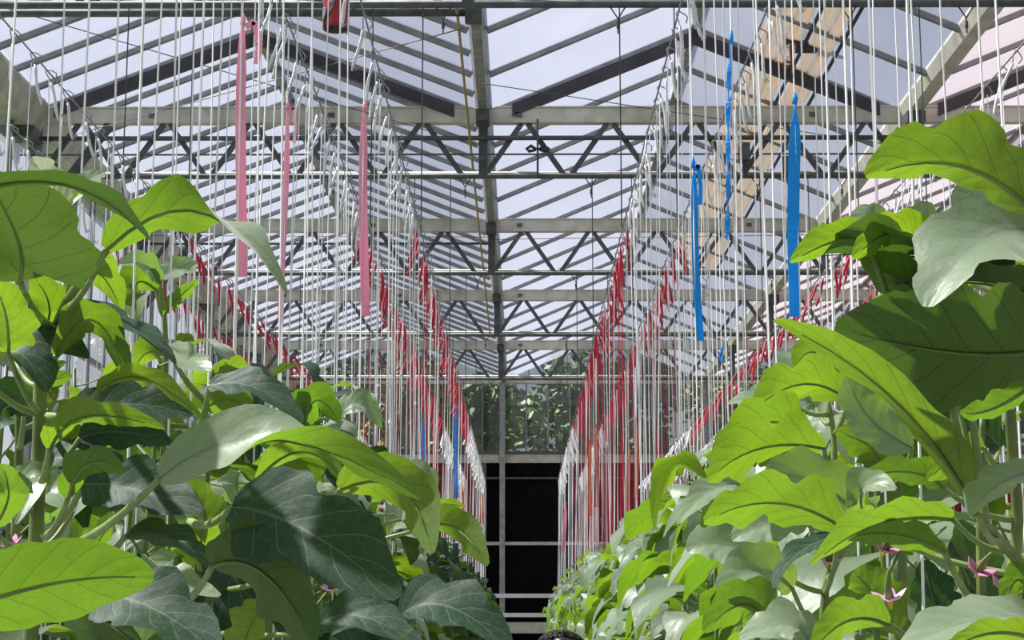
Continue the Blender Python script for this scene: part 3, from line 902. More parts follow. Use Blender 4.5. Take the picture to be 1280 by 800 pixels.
# flower: five-pointed star petals, stamen cone, calyx and stalk, hanging
def flower_meshes(mat):
    mb = MB()
    vs = [(0, 0, -.004)]
    n = 20
    for j in range(n):
        a = 2 * PI * j / n
        rr = .021 * (.78 + .22 * math.cos(a * 5))
        vs.append((rr * math.cos(a), rr * math.sin(a), .004 * math.cos(a * 5) + .003))
    vs2 = [(x, y, z + .0015) for x, y, z in vs]
    fs = [(0, 1 + (j + 1) % n, 1 + j) for j in range(n)] + [(n + 1, n + 2 + j, n + 2 + (j + 1) % n) for j in range(n)] + [(1 + j, 1 + (j + 1) % n, n + 2 + (j + 1) % n, n + 2 + j) for j in range(n)]
    mb.add(vs + vs2, fs)
    pm = mb.mesh('corolla', mat)
    mb = MB(); mb.tube([(0, 0, 0), (0, 0, -.012)], [.0042, .0015], 7); sm = mb.mesh('stamens', M['stamen'], True)
    mb = MB(); mb.tube([(0, 0, 0), (0, 0, .012), (.004, 0, .03), (.02, 0, .05)], [.0055, .0045, .0022, .002], 6); cm_ = mb.mesh('calyx', M['stem'], True)
    return pm, sm, cm_
FLA = flower_meshes(M['petal']); FLB = flower_meshes(M['petal_deep'])
def add_flower(parent, world, kit, tilt=(0.5, .2, 0), s=1.0):
    base = parent.matrix_world.translation if False else Vector(parent.location)
    f = link('flower', kit[0], parent, Vector(world) - base)
    f.rotation_euler = tilt; f.scale = (s, s, s)
    link('stamens', kit[1], f); link('calyx', kit[2], f)
    return f

# procedural plants along the rows
def plant_stems(mb, r, H):
    """two leaning stems trained up along the strings; returns function z -> point for each"""
    fns = []
    for sgn in (-1, 1):
        dx = sgn * r.uniform(.08, .17); ph = r.uniform(0, 6)
        fn = lambda z, dx=dx, ph=ph: Vector((dx * min(1, z / 1.2) + .015 * math.sin(z * 5 + ph), .07 * math.sin(ph) * min(1, z) + .012 * math.cos(z * 4 + ph), z))
        zs = [i / 12 * H for i in range(13)]
        o = len(mb.v)
        mb.tube([fn(z) for z in zs], [.011 * (1 - .62 * i / 12) for i in range(13)], 6)
        fns.append(fn)
    return fns
def leaf_places(r, H, fns, side, n):
    """side -1: row on the left of the aisle, +1 right; more leaves lean to the aisle"""
    out = []
    for k in range(n):
        low = k < 5
        z = r.uniform(.35, 1.2) if low else 1.2 + (H - 1.2) * ((k - 5) / max(1, n - 6)) - r.uniform(0, .06)
        fn = fns[k % 2]
        toward = PI if side > 0 else 0.0          # direction to the aisle
        a = r.choice([toward + r.gauss(0, .75), -PI / 2 + r.gauss(0, .6), toward + r.gauss(0, .6), r.uniform(0, 2 * PI)])
        s = 1.0 if z < H - .18 else r.uniform(.5, .8)
        out.append((fn(z), a, r.uniform(-.12, .15), s * r.uniform(.74, 1.06)))
    return out
def make_plant(x, y, side, r, detailed, label, group):
    H = CAMZ + r.uniform(.44, .60)
    e = empty('eggplant_plant', (x, y, 0.12))
    tag(e, label, 'plant', group)
    sm = MB()
    fns = plant_stems(sm, r, H - .12)
    link('stem', sm.mesh('stem', M['stem'], True), e)
    pl = leaf_places(r, H - .12, fns, side, 36)
    key = 'R' if side > 0 else 'L'
    for (p, a, tl, s) in pl:
        o = link('leaf', r.choice(LVM[key]), e, p)
        o.rotation_euler = (r.uniform(-.3, .3), tl, a); o.scale = (s, s, s)
    if r.random() < .8:
        for _ in range(2):
            p, a, _, _ = r.choice(pl[6:16])
            add_flower(e, Vector((x, y, .12)) + p + Vector((-side * .06, -.06, -.03)), FLA if r.random() < .6 else FLB, (r.uniform(.2, .9), r.uniform(-.4, .4), 0), 1.0)
    return e
# shared foliage of the distant plants
def far_plant_meshes(seed, side):
    r = random.Random(seed)
    H = CAMZ + r.uniform(.44, .58) - .12
    sm = MB(); fns = plant_stems(sm, r, H)
    fm = MB(); fm.rnd = []
    for (p, a, tl, s) in leaf_places(r, H, fns, side, 38):
        xf = Matrix.Translation(p) @ Matrix.Rotation(a, 4, 'Z') @ Matrix.Rotation(tl, 4, 'Y') @ Matrix.Rotation(r.uniform(-.3, .3), 4, 'X') @ Matrix.Scale(s, 4)
        generic_leaf(fm, r, r.uniform(.19, .27), r.uniform(.12, .18), r.uniform(.08, .15), r.uniform(.25, .9), r.uniform(.1, .95), xf, nu=7, nv=4, rnd=r.random(), lobes=.2, pn=3)
    return sm.mesh('stem', M['stem'], True), fm.mesh('foliage', [M['leaf'] if side > 0 else M['leaf_dark'], M['stem_pale']], True)  # left plants take the leaf copy with shade in its colour
FP = {1: [far_plant_meshes(300 + i, 1) for i in range(6)], -1: [far_plant_meshes(400 + i, -1) for i in range(6)]}
def far_plant(x, y, side, r, label, group):
    e = empty('eggplant_plant', (x, y, .12)); e.rotation_euler.z = r.uniform(-.35, .35)
    sc = r.uniform(.95, 1.05); e.scale = (sc, sc, r.uniform(.97, 1.03))
    tag(e, label, 'plant', group)
    st, fo = r.choice(FP[side])
    link('stem', st, e); tag(link('foliage', fo, e), kind='stuff')
for side in (-1, 1):
    nm = 'pink ribbons' if side < 0 else 'blue ribbons'
    y = 3.35
    k = 0
    while y < 30.8:
        r = random.Random(900 + k * 2 + (side > 0))
        x = side * (PXR + .02 + r.uniform(-.03, .03))
        if y < 11: make_plant(x, y, side, r, True, 'leafy eggplant plant tied to strings in the row under the ' + nm, 'eggplants under the ' + nm)
        else: far_plant(x, y, side, r, 'distant eggplant plant in the row under the ' + nm, 'distant eggplants under the ' + nm)
        y += .45; k += 1
    # next row outwards, glimpsed through gaps
    y = 4.0
    while y < 30:
        r = random.Random(int(y * 100) + side)
        far_plant(side * (2.34 + r.uniform(-.03, .03)), y, side, r, 'eggplant plant in the next row ' + ('by the glazed side wall' if side < 0 else 'beyond the blue ribbons'), 'eggplants in the next row ' + ('by the side wall' if side < 0 else 'beyond the blue ribbons'))
        y += .6
# growing troughs
for x, lb in ((-PXR - .02, 'white growing trough under the plants by the pink ribbons'), (PXR + .02, 'white growing trough under the plants by the blue ribbons'), (-2.34, 'white growing trough along the glazed side wall'), (2.34, 'white growing trough beyond the blue ribbon plants')):
    mb = MB(); prof = [(-.15, 0), (.15, 0), (.19, .16), (.17, .16), (.15, .12), (-.15, .12), (-.17, .16), (-.19, .16)]
    k = len(prof)
    mb.add([(x + a, .8, z) for a, z in prof] + [(x + a, 31.2, z) for a, z in prof], [(i, (i + 1) % k, (i + 1) % k + k, i + k) for i in range(k)] + [tuple(range(k - 1, -1, -1)), tuple(range(k, 2 * k))])
    tag(link('growing_trough', mb.mesh('growing_trough', M['white'])), lb, 'trough', 'growing troughs on the floor')
# heating rails in the aisle
for x in (-.24, .24):
    mb = MB(); mb.tube([(x, .5, .10), (x, 31.5, .10)], .026, 8)
    for y in range(1, 32, 2): mb.box(x - .03, x + .03, y - .03, y + .03, 0, .09)
    tag(link('heating_rail', mb.mesh('heating_rail', M['white'], True)), 'white heating pipe rail on the aisle floor', 'pipe', 'heating rails on the aisle floor')

# ------------------------------------------------------------------ foreground plants, leaf by leaf
class Hero:
    def __init__(s, loc, label, mat):
        s.loc = Vector(loc); s.e = empty('eggplant_plant', loc); s.mat = mat
        tag(s.e, label, 'plant'); s.cnt = [0]; s.line = []
    def stem(s, pts, r0, r1, name='stem', mat='stem'):
        W = [(at(*p) if not isinstance(p, Vector) else p) - s.loc for p in pts]
        # smooth the polyline
        q = []
        for i in range(len(W) - 1):
            a = W[max(i - 1, 0)]; b = W[i]; c = W[i + 1]; d = W[min(i + 2, len(W) - 1)]
            for j in range(5):
                t = j / 5
                q.append(.5 * ((2 * b) + (c - a) * t + (2 * a - 5 * b + 4 * c - d) * t * t + (3 * b - a - 3 * c + d) * t ** 3))
        q.append(W[-1])
        s.line += q
        mb = MB(); mb.tube(q, [r0 + (r1 - r0) * i / (len(q) - 1) for i in range(len(q))], 8)
        return link(name, mb.mesh(name, M[mat], True), s.e)
    def leaf(s, base, mid, tip, d, dd, wpx, face, fold=12, lobes=.13, mat=None, pet=None, pd=None, ruffle=.12, curl=0.0, nl=3, face2=None):
        """base, mid, tip: pixels; d: distance; dd: extra distance of the tip; face: 0 upper side to the viewer,
        90 upper side to the sky, 180 underside to the viewer"""
        s.cnt[0] += 1
        r = random.Random(5000 + s.cnt[0] + int(base[0]) * 3)
        A = at(*base, d); B = at(*tip, d + dd); Mi = at(*mid, d + dd * .45)
        sp_w = bez(A, Mi, B)
        def nrm(u):
            p = sp_w(u); t = (sp_w(min(u + .05, 1)) - sp_w(max(u - .05, 0))).normalized()
            vd = (CO - p).normalized()
            n0 = (vd - t * vd.dot(t)).normalized()
            u0 = n0.cross(t).normalized()
            if u0.z < 0 : u0 = -u0
            k_ = max(0, min(1, (u - .35) / .45)); k_ = k_ * k_ * (3 - 2 * k_)
            f = math.radians(face + ((face2 - face) * k_ if face2 is not None else 0))
            return n0 * math.cos(f) + u0 * math.sin(f)
        cf = max(abs(math.cos(math.radians(face))), abs(math.cos(math.radians(face if face2 is None else face2))), .4)
        W = wpx / cf * d / F
        mb = MB(); mb.rnd = []
        blade(mb, lambda u: sp_w(u) - s.loc, nrm, W, r, 24, 10, fold=math.radians(fold), lobes=lobes, ruffle=ruffle, rnd=0, curl=curl, nlobe=nl)
        lf = link('leaf', mb.mesh('leaf', M[mat or s.mat], True), s.e)
        # midrib ridge on the underside and the petiole
        q = MB(); pts = []
        for i in range(9):
            u = i / 8 * .9
            pts.append(sp_w(u) - s.loc - nrm(u) * .0018)
        q.tube(pts, [.0026 * (1 - i / 10) for i in range(9)], 5)
        link('midrib', q.mesh('midrib', M['stem'], True), lf)
        if pet:
            P0 = at(*pet, pd if pd else d + .12)
            m = (P0 + A) * .5 - Vector((0, 0, .012))
            f = bez(P0, m, A)
            q = MB(); q.tube([f(i / 6) - s.loc for i in range(7)], [.0062 - .0022 * i / 6 for i in range(7)], 6)
            link('petiole', q.mesh('petiole', M['stem_pale'], True), lf)
        elif s.line:
            b0 = A - s.loc                      # join the blade to the closest stem a little below it
            low = [p for p in s.line if p.z < b0.z - .01] or s.line
            P0 = min(low, key=lambda p: (p - b0).length + .5 * max(0, .05 - (b0.z - p.z)))
            f = bez(P0, (P0 + b0) * .5 + Vector((0, 0, -.012)), b0)
            q = MB(); q.tube([f(i / 6) for i in range(7)], [.0055 - .002 * i / 6 for i in range(7)], 6)
            link('petiole', q.mesh('petiole', M['stem_pale'], True), lf)
        return lf

# --- left side
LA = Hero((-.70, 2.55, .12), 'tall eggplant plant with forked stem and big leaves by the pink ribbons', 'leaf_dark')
LA.stem([Vector((-.72, 2.58, .12)), Vector((-.71, 2.57, 1.2)), (44, 690, 2.55), (49, 560, 2.55), (50, 470, 2.55)], .012, .010)
LA.stem([(50, 475, 2.55), (36, 400, 2.5), (24, 350, 2.35), (20, 300, 2.2)], .009, .005)
LA.stem([(50, 475, 2.55), (66, 420, 2.5), (88, 370, 2.4), (134, 312, 2.2)], .009, .005)
LA.stem([(80, 390, 2.45), (80, 340, 2.5), (76, 310, 2.55)], .006, .003)
LA.stem([(18, 690, 2.75), (24, 560, 2.75), (20, 450, 2.75), (6, 400, 2.7)], .008, .005)
LC = Hero((-.80, 1.62, .12), 'eggplant plant whose lowest leaf is a big bright oval, in front of the forked plant', 'leaf')
LC.cnt = LA.cnt
LC.stem([Vector((-.80, 1.62, .12)), Vector((-.79, 1.62, 1.2)), Vector((-.76, 1.62, 1.66)), Vector((-.72, 1.64, 2.02))], .011, .005)
LC.stem([Vector((-.78, 1.72, .12)), Vector((-.70, 1.78, 1.2)), Vector((-.66, 1.82, 1.62)), Vector((-.64, 1.84, 1.8))], .010, .004)
LC.leaf((-40, 240), (90, 232), (187, 300), 1.7, .1, 26, 112, fold=8, mat='leaf_dark')
LA.leaf((24, 352), (22, 300), (-22, 215), 2.2, -.2, 165, 150, fold=6, mat='leaf_dark', lobes=.06)
LA.leaf((133, 312), (250, 264), (357, 366), 2.1, -.1, 66, 148, fold=14, mat='leaf', face2=62)
LA.leaf((80, 266), (60, 224), (39, 197), 2.4, .1, 44, 172, mat='leaf')
LA.leaf((80, 262), (102, 232), (130, 215), 2.6, .1, 30, 40, mat='leaf')
LA.leaf((72, 270), (82, 252), (100, 240), 2.5, .1, 16, 160, mat='leaf')
LA.leaf((44, 425), (62, 385), (40, 345), 2.5, -.1, 58, 165, mat='leaf', pet=(48, 470))
LA.leaf((10, 440), (8, 395), (-10, 350), 2.3, -.1, 70, 160, mat='leaf')
LA.leaf((70, 445), (118, 400), (160, 478), 2.4, .05, 44, 140, mat='leaf', pet=(55, 470))
LA.leaf((84, 372), (120, 340), (152, 390), 2.7, .15, 46, 150, mat='leaf')
LA.leaf((80, 330), (100, 315), (135, 340), 2.7, .1, 28, 160, mat='leaf')
LA.leaf((20, 452), (50, 425), (110, 448), 2.6, -.2, 44, 40, mat='leaf_dark')
LA.leaf((96, 375), (165, 410), (218, 455), 2.5, -.1, 22, 70, mat='leaf_dark')
LA.leaf((-20, 470), (20, 440), (55, 490), 2.45, -.1, 60, 50, mat='leaf_dark')
LA.leaf((125, 487), (185, 474), (257, 530), 2.4, -.1, 22, 120, mat='leaf', pet=(60, 520))
LA.leaf((62, 560), (110, 520), (205, 535), 2.3, -.1, 34, 130, mat='leaf', pet=(52, 600))
LA.leaf((90, 522), (160, 505), (240, 520), 2.6, .0, 55, 45, mat='leaf_dark')
LA.leaf((100, 548), (150, 540), (215, 555), 2.45, .0, 45, 30, mat='leaf_dark')
LA.leaf((200, 598), (340, 548), (524, 622), 2.0, -.2, 72, 34, mat='leaf', pet=(74, 688), pd=2.4, lobes=.05, face2=130, ruffle=.03)
LA.leaf((105, 605), (170, 612), (252, 640), 2.35, -.1, 66, 32, mat='leaf_dark', pet=(60, 660))
LA.leaf((85, 622), (110, 580), (155, 588), 2.3, -.1, 40, 150, mat='leaf', pet=(56, 670))
LA.leaf((60, 575), (100, 575), (160, 600), 2.5, -.1, 44, 50, mat='leaf_dark')
LA.leaf((10, 610), (40, 600), (20, 655), 2.5, -.1, 36, 30, mat='leaf')
LA.leaf((-10, 660), (10, 620), (2, 580), 2.4, -.1, 44, 150, mat='leaf')
LA.leaf((160, 668), (210, 672), (268, 712), 2.3, -.1, 32, 50, mat='leaf_dark')
LC.leaf((-70, 770), (70, 728), (192, 722), 1.5, .05, 104, 155, fold=6, mat='leaf', lobes=.04, ruffle=.05)
LC.leaf((120, 745), (190, 760), (275, 820), 1.8, -.1, 80, 35, mat='leaf_dark')
LC.leaf((60, 765), (110, 765), (180, 815), 1.9, -.05, 52, 150, mat='leaf_dark')
LA.leaf((90, 640), (60, 615), (70, 665), 2.6, .1, 40, 30, mat='leaf')
LA.leaf((60, 700), (110, 690), (140, 640), 2.8, .1, 40, 150, mat='leaf')
LA.leaf((30, 520), (10, 500), (-15, 540), 2.7, 0, 44, 30, mat='leaf_dark')
LA.leaf((70, 500), (60, 480), (90, 470), 2.8, 0, 34, 160, mat='leaf')
add_flower(LA.e, at(205, 737, 2.6), FLA, (.6, .3, 0)); add_flower(LA.e, at(66, 688, 2.7), FLA, (.4, -.3, 0)); add_flower(LA.e, at(14, 680, 2.7), FLB, (.4, -.3, 0))

LB = Hero((-.72, 3.3, .12), 'eggplant plant with broad dark leaves reaching over the aisle, beside the forked one', 'leaf_dark')
LB.stem([Vector((-.74, 3.35, .12)), Vector((-.73, 3.32, 1.2)), (196, 720, 3.3), (205, 560, 3.3), (207, 430, 3.3), (202, 360, 3.3)], .011, .004)
LB.stem([Vector((-.60, 3.3, .12)), Vector((-.58, 3.25, 1.2)), (262, 740, 3.2), (256, 640, 3.2), (262, 560, 3.2), (255, 500, 3.2)], .010, .004)
LB.leaf((200, 352), (180, 330), (150, 330), 3.2, -.1, 26, 40, mat='leaf')
LB.leaf((198, 350), (222, 335), (246, 328), 3.2, .1, 28, 35, mat='leaf')
LB.leaf((196, 362), (170, 355), (172, 404), 3.2, -.1, 40, 150, mat='leaf')
LB.leaf((206, 392), (225, 370), (248, 350), 3.2, -.05, 18, 150, mat='leaf')
LB.leaf((212, 440), (230, 425), (242, 422), 3.2, -.05, 16, 150, mat='leaf')
LB.leaf((205, 425), (235, 450), (262, 465), 3.1, -.1, 30, 45, mat='leaf')
LB.leaf((210, 455), (185, 440), (165, 470), 3.3, .1, 40, 150, mat='leaf')
LB.leaf((256, 510), (290, 500), (308, 520), 3.1, 0, 42, 160, mat='leaf')
LB.leaf((262, 482), (320, 485), (378, 528), 2.9, -.1, 34, 50, mat='leaf_dark', pet=(250, 530))
LB.leaf((265, 470), (295, 460), (312, 475), 3.2, .1, 26, 155, mat='leaf')
LB.leaf((290, 634), (380, 662), (498, 748), 2.1, -.15, 112, 22, fold=10, mat='leaf_dark', pet=(238, 652), pd=2.5, lobes=.17, nl=2)
LB.leaf((425, 612), (500, 610), (540, 692), 2.5, -.1, 62, 140, mat='leaf', pet=(380, 640), pd=2.8, lobes=.05)
LB.leaf((532, 660), (570, 660), (610, 706), 2.9, -.1, 42, 140, mat='leaf', lobes=.05)
LB.leaf((322, 598), (380, 564), (434, 606), 2.6, -.1, 26, 125, mat='leaf', pet=(300, 630))
LB.leaf((265, 708), (330, 716), (392, 808), 2.1, -.1, 88, 148, mat='leaf_dark', pet=(220, 756), pd=2.5, lobes=.1)
LB.leaf((225, 700), (205, 715), (275, 745), 2.6, -.1, 40, 40, mat='leaf')
LB.leaf((245, 690), (255, 640), (230, 600), 3.0, 0, 46, 150, mat='leaf')
LB.leaf((300, 590), (295, 610), (305, 640), 2.9, 0, 38, 30, mat='leaf')
LB.leaf((395, 785), (450, 770), (530, 812), 2.3, -.1, 46, 40, mat='leaf_dark')
LB.leaf((410, 690), (440, 715), (470, 758), 2.6, -.1, 40, 40, mat='leaf_dark')
LB.leaf((500, 770), (560, 758), (640, 815), 2.6, -.1, 60, 45, mat='leaf_dark')
LB.leaf((330, 760), (310, 790), (300, 830), 2.4, -.1, 50, 150, mat='leaf')
LB.leaf((380, 540), (395, 500), (425, 528), 3.6, 0, 42, 150, mat='leaf')
LB.leaf((425, 520), (450, 505), (476, 535), 3.7, 0, 28, 45, mat='leaf')
LB.leaf((500, 650), (520, 600), (545, 612), 3.6, 0, 40, 40, mat='leaf')
LB.leaf((540, 640), (556, 630), (582, 634), 4.4, 0, 12, 130, mat='leaf')
LB.leaf((380, 520), (372, 505), (360, 520), 3.6, 0, 30, 150, mat='leaf')
add_flower(LB.e, at(414, 735, 3.0), FLA, (.5, .1, 0)); add_flower(LB.e, at(222, 745, 3.0), FLB, (.5, .1, 0))

# --- right side
RA = Hero((.72, 2.5, .12), 'eggplant plant with one long slanting leaf over its pink flowers', 'leaf')
RA.stem([Vector((.74, 2.55, .12)), Vector((.73, 2.52, 1.2)), (1266, 800, 2.5), (1272, 650, 2.5), (1263, 515, 2.45), (1276, 400, 2.35), (1290, 300, 2.2)], .011, .006)
RA.stem([(1290, 720, 2.3), (1240, 665, 2.1), (1218, 640, 1.95)], .0075, .005, 'petiole', 'stem')
RA.stem([Vector((.62, 2.75, .12)), Vector((.60, 2.72, 1.2)), (1130, 800, 2.7), (1128, 690, 2.7), (1122, 600, 2.7), (1118, 520, 2.7)], .010, .005)
RA.stem([(1228, 800, 2.8), (1225, 650, 2.8), (1228, 520, 2.8)], .008, .005)
RC = Hero((.80, 1.75, .12), 'eggplant plant whose topmost leaves arch over all others by the blue ribbons', 'leaf')
RC.cnt = RA.cnt
RC.stem([Vector((.80, 1.75, .12)), Vector((.79, 1.75, 1.2)), Vector((.74, 1.76, 1.75)), Vector((.68, 1.78, 2.0)), Vector((.60, 1.78, 2.1))], .012, .005)
RC.stem([Vector((.82, 1.85, .12)), Vector((.80, 1.88, 1.2)), Vector((.74, 1.92, 1.7)), Vector((.66, 1.96, 1.95))], .010, .004)
RC.leaf((1296, 268), (1195, 205), (1082, 221), 1.45, .05, 96, 140, fold=26, lobes=.13, nl=3, ruffle=.08)
RC.leaf((1300, 258), (1262, 248), (1238, 232), 1.75, .05, 36, 155)
RC.leaf((1302, 292), (1225, 300), (1160, 384), 1.8, -.05, 108, 42, fold=10, lobes=.15, nl=3)
RA.leaf((1085, 300), (1045, 300), (988, 327), 1.92, -.05, 42, 140, fold=22, lobes=.05)
RA.leaf((1152, 304), (1115, 290), (1066, 322), 1.91, -.05, 46, 145, fold=15)
RA.leaf((1168, 380), (1125, 350), (1076, 322), 1.93, .0, 60, 150, lobes=.05)
RA.leaf((1170, 375), (1120, 378), (1088, 400), 2.1, .0, 40, 140)
RA.leaf((1195, 350), (1240, 330), (1290, 330), 2.1, .1, 46, 150)
RA.leaf((1100, 285), (1085, 270), (1060, 285), 2.4, 0, 28, 40)
RA.leaf((1170, 290), (1150, 272), (1130, 300), 2.4, 0, 34, 40)
RC.leaf((1320, 436), (1190, 440), (1044, 408), 1.84, .05, 168, 146, fold=6, lobes=.09, nl=3, mat='leaf_dark')
RC.leaf((1260, 340), (1130, 318), (1000, 320), 1.95, 0, 100, 97, mat='leaf_dark')  # added edge-on leaf, mostly hidden, casts shade on the broad leaf
RC.leaf((1300, 372), (1220, 352), (1120, 356), 1.93, 0, 80, 97, mat='leaf_dark')  # another leaf added to keep sun off the broad one
RC.leaf((1316, 300), (1215, 284), (1120, 302), 1.95, 0, 92, 97, mat='leaf_dark')  # upper layer of the added shading leaves, tucked behind the pale leaf
RA.leaf((1222, 642), (1120, 500), (968, 400), 1.9, -.15, 46, 125, fold=14, lobes=.06, mat='leaf')
RC.leaf((1300, 590), (1250, 605), (1214, 645), 1.9, -.1, 42, 45)
RA.leaf((1190, 648), (1095, 655), (1014, 706), 2.2, -.1, 32, 120, fold=16)
RA.leaf((1180, 690), (1120, 668), (1058, 672), 2.2, -.05, 36, 150, pet=(1235, 770), pd=2.4)
RA.leaf((1085, 660), (1078, 610), (1120, 612), 2.4, -.1, 40, 30)
RA.leaf((1180, 610), (1140, 590), (1075, 595), 2.5, -.0, 36, 150)
RA.leaf((1140, 560), (1085, 520), (1060, 470), 2.6, 0, 60, 30)
RA.leaf((1095, 590), (1090, 560), (1045, 540), 2.7, 0, 62, 150)
RA.leaf((1230, 560), (1195, 570), (1160, 600), 2.4, 0, 46, 150)
RA.leaf((1120, 790), (1090, 740), (1066, 715), 2.3, 0, 60, 140, mat='leaf')
RC.leaf((1300, 775), (1220, 775), (1120, 815), 1.7, -.05, 44, 60)
RC.leaf((1300, 800), (1240, 790), (1180, 815), 1.6, -.05, 30, 140)
RA.leaf((1110, 780), (1060, 775), (1015, 815), 2.0, -.05, 46, 140)
RA.leaf((1180, 790), (1165, 745), (1155, 700), 2.9, 0, 56, 30, mat='leaf_dark')
RA.leaf((1240, 750), (1215, 700), (1200, 650), 3.0, 0, 60, 40, mat='leaf_dark')
RA.leaf((1250, 560), (1215, 530), (1170, 525), 2.9, 0, 50, 35, mat='leaf_dark')
RA.leaf((1290, 740), (1270, 725), (1258, 760), 2.2, 0, 34, 150)
RC.leaf((1290, 480), (1240, 510), (1200, 515), 1.75, .0, 30, 140)
add_flower(RA.e, at(1224, 713, 2.3), FLB, (.7, .3, 0), 1.0); add_flower(RA.e, at(1112, 748, 2.2), FLA, (.3, -.2, 0), 1.1)
add_flower(RA.e, at(1107, 686, 2.4), FLB, (.6, .3, 0)); add_flower(RA.e, at(1254, 734, 2.5), FLB, (.6, .3, 0)); add_flower(RA.e, at(1265, 765, 2.5), FLA, (.6, .1, 0)); add_flower(RA.e, at(1036, 700, 2.7), FLA, (.6, .1, 0))

RB = Hero((.70, 3.05, .12), 'eggplant plant with lobed sunlit leaves behind the long slanting leaf', 'leaf')
RB.stem([Vector((.70, 3.05, .12)), Vector((.69, 3.03, 1.2)), (1120, 800, 3.1), (1105, 700, 3.1), (1092, 560, 3.1), (1085, 480, 3.1)], .010, .004)
RB.stem([Vector((.55, 3.1, .12)), Vector((.55, 3.08, 1.2)), (1030, 800, 3.1), (1040, 690, 3.1), (1043, 560, 3.1), (1035, 500, 3.1)], .010, .004)
RB.leaf((1062, 478), (1020, 440), (994, 460), 3.2, 0, 40, 140, lobes=.12)
RB.leaf((1060, 500), (1000, 480), (935, 520), 3.0, -.1, 56, 145, lobes=.18)
RB.leaf((1000, 540), (950, 530), (890, 580), 2.9, -.1, 56, 140, lobes=.18)
RB.leaf((1030, 560), (950, 560), (885, 600), 2.8, -.1, 60, 140, lobes=.2)
RB.leaf((1075, 645), (1015, 600), (958, 600), 2.7, -.1, 62, 38, lobes=.1, mat='leaf')
RB.leaf((1058, 662), (970, 628), (880, 652), 2.5, -.1, 62, 142, lobes=.2)
RB.leaf((925, 605), (885, 615), (848, 655), 3.0, -.1, 30, 40)
RB.leaf((1050, 670), (1000, 690), (968, 735), 2.4, -.1, 20, 60, mat='leaf_dark')
RB.leaf((990, 735), (950, 712), (898, 736), 2.6, -.1, 56, 35, lobes=.08)
RB.leaf((1010, 650), (960, 655), (915, 675), 2.8, 0, 50, 35)
RB.leaf((960, 700), (900, 680), (860, 690), 3.0, 0, 50, 40)
RB.leaf((960, 790), (930, 755), (880, 790), 2.5, 0, 56, 140)
RB.leaf((1010, 800), (980, 780), (925, 800), 2.3, 0, 44, 50)
RB.leaf((1020, 590), (990, 560), (975, 600), 3.1, 0, 40, 40)
RB.leaf((1020, 510), (1000, 500), (965, 505), 3.2, 0, 30, 40)
RB.leaf((985, 500), (955, 495), (910, 505), 3.1, 0, 20, 60)
add_flower(RB.e, at(1075, 610, 3.0), FLA, (.5, .1, 0)); add_flower(RB.e, at(1162, 690, 3.0), FLA, (.5, .1, 0))

# ------------------------------------------------------------------ person walking away down the aisle
def capsule_set(parts):
    """union of tapered capsules and ellipsoids as one mesh, to be remeshed into one surface"""
    mb = MB()
    for kind, *a in parts:
        if kind == 'c':
            p0, p1, r0, r1 = a
            p0 = Vector(p0); p1 = Vector(p1); t = (p1 - p0).normalized()
            pts = []; rad = []
            for k in range(5):
                an = PI / 2 * (1 - k / 4); pts.append(p0 - t * r0 * math.sin(an)); rad.append(max(.001, r0 * math.cos(an)))
            for k in range(5):
                an = PI / 2 * k / 4; pts.append(p1 + t * r1 * math.sin(an)); rad.append(max(.001, r1 * math.cos(an)))
            mb.tube(pts, rad, 12)
        else:
            c, rr = a; c = Vector(c)
            vs = []; n, k = 16, 10
            for i in range(k + 1):
                th = PI * i / k
                for j in range(n):
                    ph = 2 * PI * j / n
                    vs.append((c.x + rr[0] * max(.01, math.sin(th)) * math.cos(ph), c.y + rr[1] * max(.01, math.sin(th)) * math.sin(ph), c.z - rr[2] * math.cos(th)))
            fs = [(i * n + j, i * n + (j + 1) % n, (i + 1) * n + (j + 1) % n, (i + 1) * n + j) for i in range(k) for j in range(n)]
            fs += [tuple(range(n - 1, -1, -1)), tuple(range(k * n, k * n + n))]
            mb.add(vs, fs)
    return mb
def remeshed(name, parts, mat, parent, vox):
    o = link(name, capsule_set(parts).mesh(name, mat, True), parent)
    m = o.modifiers.new('r', 'REMESH'); m.mode = 'VOXEL'; m.voxel_size = vox; m.use_smooth_shade = True
    m = o.modifiers.new('s', 'SMOOTH'); m.iterations = 4; m.factor = .5
    return o
hp = at(701, 788, 5.6)
HT = hp.z                                          # top of the hair
pe = empty('person', (hp.x, 5.6, 0))
tag(pe, 'person with short dark wavy hair standing in the aisle between plants', 'person')
s = HT / 1.70
def V(x, y, z): return (x * s, y * s, z * s)
body = [('e', V(0, 0, 1.575), V(.074, .094, .115)), ('c', V(0, -.01, 1.40), V(0, .0, 1.52), .055, .052), ('e', V(0, .085, 1.50), V(.045, .03, .045)), ('e', V(0, .098, 1.565), V(.012, .02, .022)),
        ('e', V(-.077, 0, 1.57), V(.012, .022, .034)), ('e', V(.077, 0, 1.57), V(.012, .022, .034)),
        ('c', V(-.12, 0, 1.36), V(.12, 0, 1.36), .07, .07), ('e', V(0, 0, 1.22), V(.165, .105, .20)), ('e', V(0, 0, 1.0), V(.15, .10, .16)), ('e', V(0, -.01, .90), V(.165, .12, .13))]
